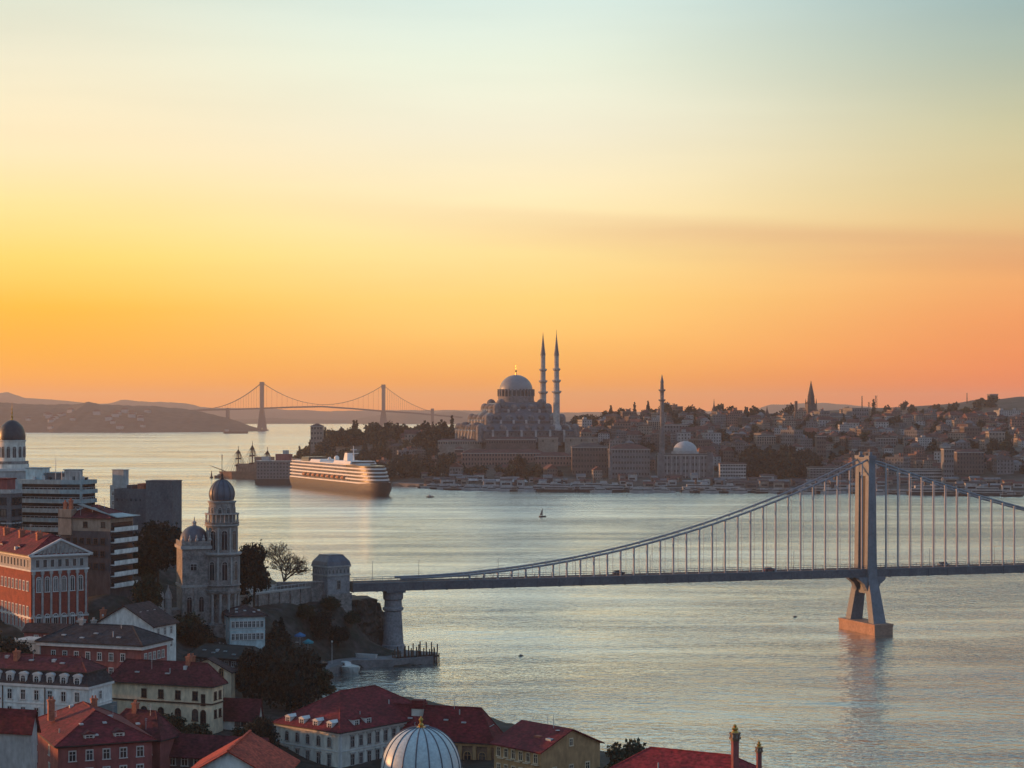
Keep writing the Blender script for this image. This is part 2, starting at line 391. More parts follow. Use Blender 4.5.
    def gable(s, m, rise, axis, over=.5, z=None, th=.25, wall=None):
        z = s.h if z is None else z
        if axis == 'x':                       # ridge along X, gables on the x ends
            ym = s.d/2; k = rise/(ym); ov = over
            pr = lambda x: [(x, -ov, z-ov*k), (x, ym, z+rise), (x, s.d+ov, z-ov*k), (x, s.d+ov, z-ov*k+th), (x, ym, z+rise+th), (x, -ov, z-ov*k+th)]
            A, B = pr(-ov), pr(s.w+ov); tri = [[(x, 0, z), (x, s.d, z), (x, ym, z+rise)] for x in (0, s.w)]
        else:
            xm = s.w/2; k = rise/xm; ov = over
            pr = lambda y: [(-ov, y, z-ov*k), (xm, y, z+rise), (s.w+ov, y, z-ov*k), (s.w+ov, y, z-ov*k+th), (xm, y, z+rise+th), (-ov, y, z-ov*k+th)]
            A, B = pr(-ov), pr(s.d+ov); tri = [[(0, y, z), (s.w, y, z), (xm, y, z+rise)] for y in (0, s.d)]
        mb = MB().add(A+B, [(0,1,4,5),(1,2,3,4),(11,10,7,6),(10,9,8,7)]+[(i, 6+i, 6+(i+1) % 6, (i+1) % 6) for i in range(6)])
        s.roof = s.part(mb, 'roof', m)
        if wall:
            for q in tri: s.part(MB().poly(q), 'gable_wall', wall)
        return s
    def flat(s, m, par=.9, wallm=None, over=.0):
        s.roof = s.part(MB().box(.3, s.w-.3, .3, s.d-.3, s.h-.2, s.h+.05), 'roof', m)
        p = MB(); t = .3; o = over+.02
        p.box(-o, s.w+o, -o, t, s.h-.15, s.h+par).box(-o, s.w+o, s.d-t, s.d+o, s.h-.15, s.h+par)
        p.box(-o, t, t, s.d-t, s.h-.15, s.h+par).box(s.w-t, s.w+o, t, s.d-t, s.h-.15, s.h+par)
        s.part(p, 'parapet', wallm or OFFW); return s
    def chimney(s, x, y, z0, z1, w=1.0, d=1.0, m=None, pots=2):
        mb = MB().box(x-w/2, x+w/2, y-d/2, y+d/2, z0, z1).box(x-w/2-.12, x+w/2+.12, y-d/2-.12, y+d/2+.12, z1-.35, z1-.05)
        for i in range(pots): mb.lathe([(.18, 0), (.14, .6)], 8, (x-w/4+i*w/2, y, z1-.05))
        s.part(mb, 'chimney', m or BRICKCH, s.roof if getattr(s, 'roof', None) else None); return s
    def dormers(s, face, n, z, ww, hh, dep, wallm, roofm, u0=.08, u1=.92, inset=.6, arch=False, frame=None):
        Lf = s.w if face == 'B' else s.d
        for i in range(n):
            u = Lf*(u0+(u1-u0)*(i+.5)/n); m = MB()
            m.box(-ww/2-.25, ww/2+.25, 0, dep, 0, hh, 0)
            if arch: m.add([(r_*math.cos(a), y_, hh+r_*.55*math.sin(a)) for y_ in (-.15, dep) for r_ in (ww/2+.4,) for a in [math.pi*k/6 for k in range(7)]],
                           [tuple(range(6, -1, -1)), tuple(range(7, 14))]+[(k, k+1, 8+k, 7+k) for k in range(6)]+[(0, 7, 13, 6)], 0)
            else: m.add([(-ww/2-.45, -.2, hh), (ww/2+.45, -.2, hh), (0, -.2, hh+ww*.4), (-ww/2-.45, dep, hh), (ww/2+.45, dep, hh), (0, dep, hh+ww*.4)],
                        [(0,1,2), (5,4,3), (0,2,5,3), (1,4,5,2), (0,3,4,1)], 1)
            loc = (u, inset, z) if face == 'B' else (inset, u, z); rz = 0 if face == 'B' else R(-90)
            o = m.build('dormer', [wallm, roofm], s.root, loc, rz)
            link('window', window_mesh(ww*.8, hh*.78, 'arch' if arch else 'rect', frame or TRIM, None, False), o, (0, 0, hh*.48))
        return s

# ------------------------------------------------------------------ foliage
def crown_mesh(name, blobs, n, leaf, m, seed=1, shell=.55, flat=1.0):
    """many leaf-sized faces spread through overlapping clumps"""
    g = np.random.default_rng(seed); vol = np.array([b[3]*b[4]*b[5] for b in blobs]) ** .75; cnt = np.maximum(6, (n*vol/vol.sum()).astype(int))
    vs = []
    for b, k in zip(blobs, cnt):
        d = g.normal(size=(k, 3)); d /= np.linalg.norm(d, axis=1)[:, None]
        r = (shell+(1-shell)*g.random(k) ** .6)*(1+.16*g.normal(size=k)); c = np.array(b[:3])+d*r[:, None]*np.array(b[3:6])
        u = g.normal(size=(k, 3)); u /= np.linalg.norm(u, axis=1)[:, None]
        w = np.cross(u, d*.6+g.normal(size=(k, 3))*.6); w /= np.linalg.norm(w, axis=1)[:, None]+1e-6
        s = leaf*(.55+.9*g.random(k))[:, None]
        q = np.stack([c-u*s-w*s*.5, c+u*s*.2-w*s*.75, c+u*s+w*s*.2, c-u*s*.3+w*s*.8], 1); vs.append(q)
    q = np.concatenate(vs).reshape(-1, 3); k = len(q)//4
    me = bpy.data.meshes.new(name); me.from_pydata(q.tolist(), [], np.arange(k*4).reshape(k, 4).tolist()); me.materials.append(m); me.update(); return me
def blobs_round(h, w, seed, n=12, low=.28):
    g = random.Random(seed); out = []
    for i in range(n):
        t = g.random(); z = h*(low+.12+(.86-low)*t); rr = w*.5*math.sqrt(max(.05, 1-((t-.38)/.72) ** 2)); a = g.random()*6.28; q = rr*math.sqrt(g.random())*.85
        s = w*(.17+.13*g.random()); out.append((q*math.cos(a), q*math.sin(a), z-s*.4, s, s, s*.8))
    return out+[(0, 0, h*.55, w*.3, w*.3, h*.28)]
def blobs_cone(h, w, seed, n=22):
    g = random.Random(seed); out = []
    for i in range(n):
        t = (i+.5)/n; r = w*.5*(1-t)**.8; a = g.random()*6.28; s = max(.35, r*.5)
        out.append((r*.55*math.cos(a), r*.55*math.sin(a), h*(.12+.86*t), s*1.2, s*1.2, h*.035+s*.2))
        out.append((-r*.5*math.cos(a), -r*.5*math.sin(a), h*(.10+.86*t), s*1.1, s*1.1, h*.03+s*.18))
    return out
def trunk_mesh(name, h, r, seed, limbs=5, spread=.25, top=.7):
    g = random.Random(seed); m = MB(); m.tube((0,0,-1), (0,0,h*.35), r, r*.75, 8); m.tube((0,0,h*.35), (g.uniform(-.3,.3), g.uniform(-.3,.3), h*top), r*.75, r*.2, 7)
    for i in range(limbs):
        a = 6.28*i/limbs+g.random(); z = h*(.3+.3*g.random())
        m.tube((0,0,z), (math.cos(a)*h*spread, math.sin(a)*h*spread, z+h*.25), r*.4, r*.1, 5)
    return m.mesh(name, BARK)

# ================================================================== WATER, TERRAIN, HILLS, HAZE
def build_water():
    m = bpy.data.materials.new('sea_water'); m.use_nodes = True; nt = m.node_tree; N = nt.nodes; L = nt.links
    b = N['Principled BSDF']
    tc = N.new('ShaderNodeTexCoord')
    def noise(scale, st, det=3.0, rough=.55, dist=0.0, rot=0.0):
        mp = N.new('ShaderNodeMapping'); L.new(tc.outputs['Object'], mp.inputs[0]); mp.inputs['Scale'].default_value = st; mp.inputs['Rotation'].default_value = (0, 0, rot)
        n = N.new('ShaderNodeTexNoise'); n.inputs['Scale'].default_value = scale; n.inputs['Detail'].default_value = det; n.inputs['Roughness'].default_value = rough; n.inputs['Distortion'].default_value = dist
        L.new(mp.outputs[0], n.inputs['Vector']); return n.outputs[0]
    def mr(v, a, b_, c, d):
        n = N.new('ShaderNodeMapRange'); n.interpolation_type = 'SMOOTHSTEP'; L.new(v, n.inputs[0])
        for i, q in enumerate((a, b_, c, d)): n.inputs[i+1].default_value = q
        return n.outputs[0]
    def bump(h, strength, dist, prev=None):
        n = N.new('ShaderNodeBump'); L.new(h, n.inputs['Height']); n.inputs['Distance'].default_value = dist
        if isinstance(strength, float): n.inputs['Strength'].default_value = strength
        else: L.new(strength, n.inputs['Strength'])
        if prev: L.new(prev, n.inputs['Normal'])
        return n.outputs[0]
    calm = noise(.0065, (.35, 1.0, 1), 4, .6, .8, R(6))       # slicks and streaks of wind
    calm2 = noise(.030, (.22, 1.0, 1), 3, .6, .5, R(-4))
    chop = noise(.34, (.75, 1, 1), 3, .6, .2)
    swell = noise(.055, (.5, 1, 1), 3, .55, .4, R(10))
    n1 = bump(swell, mr(calm, .35, .65, .25, 1.0), 1.8)
    n2 = bump(chop, mr(calm2, .3, .7, .3, 1.0), 1.55, n1)
    N.remove(b); gl = N.new('ShaderNodeBsdfGlossy'); df = N.new('ShaderNodeBsdfDiffuse'); ms = N.new('ShaderNodeMixShader')
    L.new(n2, gl.inputs['Normal']); L.new(mr(calm, .35, .68, .10, .22), gl.inputs['Roughness']); gl.inputs['Color'].default_value = (.95, 1.0, 1.0, 1)
    fr = N.new('ShaderNodeFresnel'); fr.inputs['IOR'].default_value = 2.3; L.new(n2, fr.inputs['Normal'])
    fm = N.new('ShaderNodeMath'); fm.operation = 'MULTIPLY_ADD'; fm.use_clamp = True; L.new(fr.outputs[0], fm.inputs[0]); fm.inputs[1].default_value = 1.70; fm.inputs[2].default_value = .05
    L.new(fm.outputs[0], ms.inputs[0]); L.new(df.outputs[0], ms.inputs[1]); L.new(gl.outputs[0], ms.inputs[2]); L.new(ms.outputs[0], N['Material Output'].inputs['Surface'])
    mx = N.new('ShaderNodeMix'); mx.data_type = 'RGBA'; L.new(mr(calm2, .3, .7, 0, 1), mx.inputs[0])
    mx.inputs[6].default_value = (.035, .085, .095, 1); mx.inputs[7].default_value = (.022, .060, .072, 1)
    L.new(mx.outputs[2], df.inputs['Color'])
    MB().poly([(-11500, -300, 0), (11500, -300, 0), (11500, 17000, 0), (-11500, 17000, 0)]).build('water', m).__setitem__('kind', 'structure')
build_water()

def poly_dist(pts, poly):
    """signed distance to a polygon, positive inside"""
    p = np.asarray(pts, float); q = np.asarray(poly, float); d = np.full(len(p), 1e9); ins = np.zeros(len(p), bool)
    for a, b in zip(q, np.roll(q, -1, 0)):
        ab = b-a; t = np.clip(((p-a)@ab)/(ab@ab), 0, 1); d = np.minimum(d, np.linalg.norm(p-(a+t[:, None]*ab), axis=1))
        c = (a[1] > p[:, 1]) != (b[1] > p[:, 1]); xx = a[0]+(p[:, 1]-a[1])*(b[0]-a[0])/(b[1]-a[1]+1e-12); ins ^= c & (p[:, 0] < xx)
    return np.where(ins, d, -d)
def idw(pts, ctrl, pw=3.0):
    p = np.asarray(pts, float); c = np.asarray(ctrl, float); out = np.zeros(len(p)); ws = np.zeros(len(p))
    for x, y, z in c:
        w = 1.0/((p[:, 0]-x)**2+(p[:, 1]-y)**2+9.0)**(pw/2); out += w*z; ws += w
    return out/ws
class Land:
    def __init__(s, poly, ctrl, bank, beach): s.poly, s.ctrl, s.bank, s.beach = poly, ctrl, bank, beach
    def z(s, pts):
        d = poly_dist(pts, s.poly); t = np.clip(d/s.bank, 0, 1); t = t*t*(3-2*t)
        return np.where(d > 0, s.beach+(idw(pts, s.ctrl)-s.beach)*t, np.maximum(-6.0, s.beach+d*2.5))
    def at(s, x, y): return float(s.z([(x, y)])[0])
    def build(s, name, m, x0, x1, y0, y1, st, rough=0.0):
        xs = np.arange(x0, x1+st, st); ys = np.arange(y0, y1+st, st); gx, gy = np.meshgrid(xs, ys); pts = np.stack([gx.ravel(), gy.ravel()], 1)
        z = s.z(pts)
        if rough: z = z+rough*RNG.normal(size=len(z))*(z > s.beach+.5)
        nx, ny = len(xs), len(ys); i = np.arange(nx*ny).reshape(ny, nx)
        f = np.stack([i[:-1, :-1], i[:-1, 1:], i[1:, 1:], i[1:, :-1]], -1).reshape(-1, 4)
        keep = (z[f].max(1) > -5.5); f = f[keep]
        me = bpy.data.meshes.new(name); me.from_pydata(np.column_stack([pts, z]).tolist(), [], f.tolist()); me.materials.append(m)
        me.polygons.foreach_set('use_smooth', [True]*len(me.polygons)); me.update()
        o = link(name, me); o['kind'] = 'structure'; return o

def xy(px, D): return (X(px, D), D)
def xyz(px, D, z): return (X(px, D), D, z)
# ---- the near shore
near = Land([(-620, 690), (-420, 715), (-200, 728), xy(130, 722), xy(230, 705), xy(300, 688), xy(345, 666), xy(367, 640), xy(379, 622), xy(437, 613), xy(433, 602),
             xy(392, 594), xy(352, 592), xy(328, 574), xy(318, 548), xy(330, 520), xy(400, 495), xy(500, 462), xy(600, 436), xy(700, 405), xy(800, 372), xy(950, 330), xy(1150, 280),
             (260, 100), (320, -120), (-620, -120)],
    [xyz(20, 480, 26), xyz(60, 478, 26), xyz(85, 470, 25), xyz(-40, 490, 31), xyz(20, 440, 18), xyz(110, 520, 30), xyz(60, 545, 32), xyz(60, 590, 38), xyz(10, 570, 38), xyz(0, 640, 45), xyz(50, 640, 44),
     xyz(118, 640, 40), xyz(150, 605, 31), xyz(160, 575, 28), xyz(210, 545, 18.5), xyz(190, 560, 22), xyz(235, 545, 16), xyz(222, 530, 14), xyz(250, 600, 20), xyz(250, 585, 19.5), xyz(290, 600, 19.5), xyz(320, 620, 18.5), xyz(340, 632, 17.5), xyz(350, 640, 16),
     xyz(300, 575, 10), xyz(330, 590, 3), xyz(370, 600, 2.2), xyz(420, 604, 2.0), xyz(310, 565, 2.5), xyz(290, 560, 4), xyz(340, 575, 2.0), xyz(265, 550, 9), xyz(245, 555, 11.5), xyz(230, 560, 12),
     xyz(250, 520, 8), xyz(280, 530, 5), xyz(270, 480, 6), xyz(310, 500, 3), xyz(130, 470, 15), xyz(170, 480, 14), xyz(100, 440, 12), xyz(160, 440, 11), xyz(20, 400, 10), xyz(80, 400, 10),
     xyz(160, 420, 9.5), xyz(230, 420, 8.5), xyz(210, 450, 9.5), xyz(100, 345, 8), xyz(20, 330, 9), xyz(160, 360, 8), xyz(240, 330, 7), xyz(340, 400, 5), xyz(440, 410, 5), xyz(540, 390, 5), xyz(421, 340, 5), xyz(680, 350, 5), xyz(620, 370, 5),
     xyz(20, 455, 16), xyz(200, 500, 11), xyz(220, 500, 10),
     (-225, 430, 26), (-230, 560, 36), (-220, 350, 18), (-320, 420, 35), (-320, 540, 37), (-330, 640, 36), (-330, 320, 34), (-480, 400, 34), (-480, 600, 32), (-300, 200, 45), (-120, 200, 40), (0, 180, 35), (150, 180, 25), (0, 0, 68), (100, 60, 50), (-150, 0, 68), (-600, 300, 40)],  # unseen crest off to the left, shaped to shade the low houses
    14.0, 1.2)
GROUND = mat('hillside_ground', (.050, .046, .043), (.013, .021, .016), scale=.11, grain=(.5, .5), contrast=(.40, .60), bump=.6)
near.build('terrain', GROUND, -620, 330, -120, 740, 5.0)

# ---- the far city's hill across the water
city = Land([xy(288, 2560), xy(289, 2320), xy(300, 2170), xy(328, 2090), xy(385, 2010), xy(450, 1955), xy(520, 1915), xy(560, 1890), xy(640, 1885), xy(720, 1875), xy(850, 1850), xy(1024, 1800), xy(1300, 1700), xy(1700, 1800), xy(1700, 5200), xy(1050, 5600), xy(700, 4200), xy(430, 3600), xy(340, 3000)],
    [xyz(310, 2400, 22), xyz(340, 2400, 38), xyz(400, 2400, 43), xyz(440, 2350, 40), xyz(350, 2150, 9), xyz(420, 2080, 8), xyz(450, 2200, 30), xyz(520, 2250, 47), xyz(470, 2250, 44), xyz(570, 2260, 46), xyz(520, 2150, 30), xyz(570, 2140, 30), xyz(520, 2060, 16), xyz(600, 2000, 8),
     xyz(520, 1980, 6), xyz(450, 2020, 6), xyz(640, 2000, 9), xyz(690, 2010, 9), xyz(730, 1960, 7), xyz(640, 2300, 44), xyz(700, 2300, 42), xyz(780, 2300, 42), xyz(850, 2300, 40), xyz(930, 2250, 36), xyz(1010, 2250, 36),
     xyz(600, 2600, 58), xyz(660, 2700, 66), xyz(740, 2700, 64), xyz(820, 2700, 64), xyz(900, 2700, 62), xyz(980, 2750, 64), xyz(1060, 2700, 62), xyz(760, 1980, 8), xyz(840, 1950, 8), xyz(940, 1930, 8), xyz(1020, 1900, 8), xyz(780, 2100, 16), xyz(880, 2080, 18), xyz(1000, 2060, 18),
     xyz(870, 3300, 64), xyz(900, 3400, 80), xyz(940, 3400, 88), xyz(985, 3400, 98), xyz(1030, 3400, 104), xyz(1120, 3300, 100), xyz(700, 3300, 60), xyz(560, 3200, 40), xyz(460, 3000, 22), xyz(1500, 2600, 70), xyz(1300, 2100, 30), xyz(1300, 4400, 90)],
    60.0, 2.0)
CITYGROUND = mat('city_ground', (.085, .075, .07), (.030, .034, .026), scale=.022, grain=(.12, .4), contrast=(.4, .6))
city.build('terrain', CITYGROUND, -330, 1500, 1780, 5400, 16.0)

# ---- hills beyond the straits (each a ridge of its own with real depth)
HILLM = mat('wooded_hills', (.085, .058, .045), (.045, .034, .028), scale=.006, grain=(.035, .4), contrast=(.35, .65))
def ridge(name, D, depth, sil, nx=160, rough=2.0, seed=3):
    """sil: (pixel column, pixel row) of the skyline at distance D"""
    g = np.random.default_rng(seed); px = np.linspace(sil[0][0], sil[-1][0], nx); hz = np.interp(px, [s[0] for s in sil], [Z(s[1], D) for s in sil])
    nz = g.normal(size=nx); nz = np.convolve(nz, [.25, .5, .25], 'same'); hz = np.maximum(hz+nz*rough, -4)
    rows = [(-.5, -4), (-.46, .02), (-.3, .40), (-.15, .72), (0, 1.0), (.25, .7), (.5, -.05)]; vs = []; fs = []
    for j, (t, k) in enumerate(rows):
        for i in range(nx):
            h = hz[i]*k if k > 0 else -4; h += g.normal()*rough*.5 if 0 < j < 4 and hz[i] > 3 else 0
            if j == 4: h = hz[i]
            y = D+t*depth*(.35+.65*min(1, max(hz[i], 0)/max(1, hz.max()))); vs.append(((px[i]-512)/FPX*D, y, h))
    for j in range(len(rows)-1):
        for i in range(nx-1): fs.append((j*nx+i, j*nx+i+1, (j+1)*nx+i+1, (j+1)*nx+i))
    me = bpy.data.meshes.new(name); me.from_pydata(vs, [], fs); me.materials.append(HILLM); me.polygons.foreach_set('use_smooth', [True]*len(fs)); me.update()
    o = link(name, me); o['kind'] = 'structure'; return o
ridge('hills', 7300, 1300, [(-330, 399), (-60, 402), (0, 402.5), (40, 404.5), (78, 404), (90, 402), (100, 404.5), (150, 406), (195, 410), (215, 415), (235, 420), (250, 426), (262, 431), (266, 433)], 260, 1.5, 5)
ridge('hills', 11500, 1800, [(205, 424), (235, 420), (262, 418), (300, 419), (330, 420), (350, 420), (368, 417), (385, 414), (410, 412), (424, 414.5), (440, 412.5), (458, 411.5), (475, 414), (520, 417), (700, 416), (1100, 414)], 220, 2.5, 6)
ridge('hills', 15000, 2600, [(-420, 398), (-120, 396), (-20, 393), (8, 392.5), (25, 398), (60, 400), (80, 402.5), (108, 403.5), (122, 399.5), (140, 401.5), (185, 403), (200, 407), (260, 409), (330, 411), (420, 410), (520, 411)], 260, 3.0, 8)
ridge('hills', 14000, 2600, [(480, 414), (600, 412), (700, 411), (752, 411), (768, 405), (800, 403.5), (822, 402.5), (850, 405), (880, 408), (960, 409), (1100, 408), (1400, 405)], 200, 3.0, 9)

# ---- the evening haze
def build_haze():
    m = bpy.data.materials.new('evening_haze'); m.use_nodes = True; nt = m.node_tree; nt.nodes.clear()
    v = nt.nodes.new('ShaderNodeVolumePrincipled'); v.inputs['Color'].default_value = (.98, .89, .85, 1); v.inputs['Density'].default_value = HAZE; v.inputs['Anisotropy'].default_value = .25
    o = nt.nodes.new('ShaderNodeOutputMaterial'); nt.links.new(v.outputs[0], o.inputs['Volume'])
    h = MB().box(-12000, 12000, -400, 17500, -9, 232).build('haze', m); h['kind'] = 'stuff'
HAZE = 0.50e-4
build_haze()

# ================================================================== THE NEAR TOWN
def ring(n, r, ph=0.0): return [(r*math.cos(2*math.pi*i/n+ph), r*math.sin(2*math.pi*i/n+ph)) for i in range(n)]
def skylights(h, face, spots, m=None):
    """small roof windows and vents set on the slope above face A or B; spots are (share along, share up)"""
    rise, ins, axis, z0, ov = h.slope
    for u, t in spots:
        mb = MB(); mb.box(-.35, .35, -.5, .5, -.1, .16)
        run = (h.d/2+ov) if axis == 'x' else (h.w/2+ov)
        if face == 'A': loc = (-ov+t*(ins if axis == 'y' else ins), h.d*u, z0+rise*t+.05); rz = 0
        else: loc = (h.w*u, -ov+t*ins, z0+rise*t+.05); rz = 0
        mb.build('skylight', m or STEELP, h.roof, loc, rz)
def antenna(h, x, y, z, hh=2.6):
    m = MB().tube((x, y, z), (x, y, z+hh), .06, .04, 5)
    for k in range(3): m.tube((x-.7+.12*k, y, z+hh-.2-.4*k), (x+.7-.12*k, y, z+hh-.2-.4*k), .03, .03, 4)
    h.part(m, 'antenna', STEELP, getattr(h, 'roof', None))
def dish(h, x, y, z):
    h.part(MB().lathe([(.05, 0), (.3, .06), (.5, .2)], 10, (x, y, z+.5)).tube((x, y, z), (x, y, z+.5), .05), 'satellite_dish', STEELP, getattr(h, 'roof', None))

# ---- red brick palace with a white pediment
def palace():
    h = House('palace', 'red brick palace with white columned pediment and sunlit side wing', 31, 470, 556, -34, 88, 35, 24.5)
    h.wall(BRICK)
    w, d, H_ = h.w, h.d, h.h
    b = MB()                                                    # attic storey and cornices in white stone
    b.box(-.25, w+.25, -.25, d+.25, H_-3.9, H_-3.5).box(-.35, w+.35, -.35, d+.35, H_-.55, H_).box(-.18, w+.18, -.18, d+.18, 4.1, 4.5)
    h.part(b, 'cornice', TRIM)
    h.part(MB().box(-.02, w+.02, -.02, d+.02, H_-3.5, H_-.55), 'attic_storey', PALESTONE)
    h.part(MB().box(-.5, w+.5, -.5, d+.5, -2, 1.6), 'plinth', STONE)
    h.windows('B', 7, [H_-2.0], .95, 1.8, 'plain', u0=.05, u1=.95); h.windows('A', 20, [H_-2.0], .9, 1.8, 'plain', u0=.02, u1=.98)
    h.windows('B', 6, [H_-7.2, 3.2], 1.0, 3.6, 'arch', u0=.06, u1=.94); h.windows('A', 18, [H_-7.6, 5.8, 2.7], .95, 2.2, 'rect', u0=.02, u1=.98)
    for i in range(7):                                          # giant pilasters across the front
        u = w*(.04+.92*i/6)
        h.part(MB().box(u-.24, u+.24, -.30, 0, 4.5, H_-3.9).box(u-.42, u+.42, -.38, 0, H_-4.7, H_-3.901).box(u-.42, u+.42, -.38, 0, 4.501, 4.9), 'pilaster', PALESTONE)
    for i in range(6):
        u = w*(.04+.92*(i+.0)/6); h.part(MB().lathe([(.36, 0), (.3, .3), (.26, 2.6), (.36, 2.8)], 10, (u, -.9, 1.6)), 'column', PALESTONE)
    # the pediment over the front
    z = H_+.003; r = 3.7; xm = w/2; o = .7; p = MB()
    p.add([(-o, -.5, z), (w+o, -.5, z), (xm, -.5, z+r), (-o, .6, z), (w+o, .6, z), (xm, .6, z+r)], [(0,1,2), (5,4,3), (0,2,5,3), (1,4,5,2), (0,3,4,1)], 0)
    pd = p.build('pediment', [PALESTONE], h.root)
    q = MB().beam((-o-.2, -.65, z+.02), (xm, -.65, z+r+.15), .7, .45).beam((w+o+.2, -.65, z+.02), (xm, -.65, z+r+.15), .7, .45).box(-o-.2, w+o+.2, -1.0, -.501, z-.25, z+.2)
    q.build('raking_cornice', TRIM, pd)
    q = MB()
    for k in range(11):                                         # relief figures in the pediment
        t = (k-5)/5.0; hh = (1-abs(t))*(r-1.0)+.3
        q.lathe([(.28, 0), (.34, hh*.4), (.2, hh*.75), (.22, hh*.9), (.06, hh)], 8, (xm+t*w*.38, -.62, z+.25), squash=.6)
    q.build('relief', STONE, pd)
    h.hip(RTILE, 4.6, over=.8, axis='y', inset=6)
    for y in (8, 20, 31): h.chimney(w*.35, y, H_+2, H_+5.2, 1.4, 1.0, BRICKCH)
    h.dormers('A', 3, H_+.3, 1.3, 1.4, 3, BRICK, RTILE, .1, .9, 1.2)
palace()

# ---- brown apartment block with tan top and balcony front
DULLTAN = wallmat('dull_tan_render', (.36, .27, .215))
def apartments():
    h = House('apartment_block', 'dark apartment block with tan top storey and pale balcony bands', 110, 520, 519, 61, 133, 70, 29.5)
    h.wall(DARKW); w, d, H_ = h.w, h.d, h.h
    h.part(MB().box(-.02, w+.02, -.02, d+.02, H_-3.4, H_-.02), 'top_storey', DULLTAN)
    h.windows('A', 5, [H_-1.7], 1.0, 1.3, frame=SHUT, u0=.05, u1=.95, skip=((0, 1), (0, 3)))
    h.windows('A', 6, [H_-6.2, H_-9.6, H_-13.0], 1.0, 1.4, frame=SHUT)
    for k in range(6):
        z = 2.2+k*3.05
        if z > H_-1: break
        bal = h.part(MB().box(.3, w+.4, -1.3, 0, z-.2, z+.02).box(.3, w+.4, -1.34, -1.2, z+.02, z+1.05), 'balcony', WHITE)
        MB().box(.5, w-.3, -.05, 0, z+.35, z+2.3).build('window', GLASS, bal)
    h.hip(RDARK, 3.2, over=.5, axis='y', inset=8)
    # pale sheet roof over the balcony side
    z = H_+.24
    h.part(MB().add([(w*.1, -1.6, z), (w+1.2, -1.6, z), (w+1.2, d*.72, z+.3), (w*.1, d*.72, z+3.5), (w*.1, -1.6, z+.25), (w+1.2, -1.6, z+.25), (w+1.2, d*.72, z+.55), (w*.1, d*.60, z+3.75)],
                    [(3,2,1,0), (4,5,6,7), (0,1,5,4), (1,2,6,5), (2,3,7,6), (3,0,4,7)]), 'sheet_roof', RPALE)
    h.part(MB().box(-.5, 2.2, d-3.6, d+.6, H_-4.6, H_+2.4), 'stair_tower', DULLTAN)
    h.chimney(.9, d-2.6, H_+2.3, H_+4.9, .9, .9, BRICKCH); h.chimney(.9, d-.8, H_+2.3, H_+4.3, .8, .8, BRICKCH); antenna(h, w*.5, d*.35, H_+2.4, 3)
apartments()

# ---- modern glass building with terraces
def glasshouse():
    h = House('office_building', 'pale modern office building with curved glass terraces and cluttered roof', 84, 592, 482, 18, 97, 75, 37)
    w, d, H_ = h.w, h.d, h.h; n = 7; sh = H_/n
    def plan(o):
        return [(w+o, -o*.2), (w+o, d*.8), (w*.6, d+o), (0-o, d+o), (-o-.6, d*.66), (-o-1.2, d*.33), (-o-.2, 1.2), (1.4, -o)]
    h.part(MB().prism(plan(-.9), -6, H_), 'glass_wall', GLASS)
    for k in range(n+1):
        z = k*sh; sl = h.part(MB().prism(plan(.35 if k % 2 == 0 else .0), z-.75, z+.55), 'floor_slab', SLAB)
        if 0 < k < n:
            pl = plan(.25); m = MB()
            for a, b in zip(pl[2:], pl[3:]+pl[:1]):
                m.beam((a[0], a[1], z+1.15), (b[0], b[1], z+1.15), .09, .1)
                for t in range(5): m.tube((a[0]+(b[0]-a[0])*t/5, a[1]+(b[1]-a[1])*t/5, z+.25), (a[0]+(b[0]-a[0])*t/5, a[1]+(b[1]-a[1])*t/5, z+1.15), .05, .05, 4)
            m.build('railing', STEELP, sl)
    for k in range(n):                                          # white wall panels between the glass
        for u0, u1 in ((.02, .05), (.93, .99)):
            if (k+int(u0*10)) % 3 == 1 and k < 5: continue
            h.part(MB().box(-.62, -.2, d*u0, d*u1, k*sh+.56, (k+1)*sh-.76), 'wall_panel', SLAB)
    for (x0, x1, y0, y1, z1, mm) in ((2, w-1.5, d*.30, d*.62, 2.6, CONC), (1.5, w*.7, d*.66, d*.92, 4.0, TEALW), (.5, 3.0, 2, 7, 3.6, GREYW)):
        rb = h.part(MB().box(x0, x1, y0, y1, H_+.56, H_+z1), 'roof_hut', mm)
        MB().box(x0-.3, x1+.3, y0-.3, y1+.3, H_+z1, H_+z1+.3).build('hut_roof', RPALE, rb)
    for i in range(22):
        x = random.uniform(0, w-1); y = d*(.02+.95*i/22); s_ = random.uniform(.5, 1.1)
        h.part(MB().box(x, x+s_*1.4, y, y+s_, H_+.56, H_+.56+s_*1.4), 'roof_unit', STEELP if i % 3 else DARK)
    m = MB()
    for i in range(6): m.tube((0, d*.05+i*1.3, H_+.2), (0, d*.05+i*1.3, H_+3.2), .09, .09, 5)
    m.beam((0, d*.05, H_+3.2), (0, d*.05+6.5, H_+3.2), .15, .15); h.part(m, 'pergola', STEELP)
    h.part(MB().tube((1, d*.45, H_), (1, d*.45, H_+8), .12, .05), 'mast', STEELP)
glasshouse()

def darkblock():
    h = House('office_building', 'dark flat roofed building with red roof hut at the edge of the town', 11, 575, 492, -45, 22, 72, 36)
    h.wall(CONC, bands=((h.h-.5, .5, .2), (h.h*.5, .4, .12)), bandmat=GREYW); h.flat(CONC, .7, GREYW)
    h.windows('A', 8, [2.5, 6, 9.5, 13, 16.5], 1.7, 1.9, frame=DARK); h.windows('B', 3, [2.5, 6, 9.5, 13, 16.5], 1.6, 1.9, frame=DARK)
    z = h.h+.06; h.part(MB().box(.8, h.w-.5, 2, h.d*.4, z, z+3.6), 'roof_hut', MAROON); h.part(MB().box(.5, h.w-.2, 1.7, h.d*.4+.3, z+3.6, z+4.0), 'hut_roof', RTILE)
darkblock()

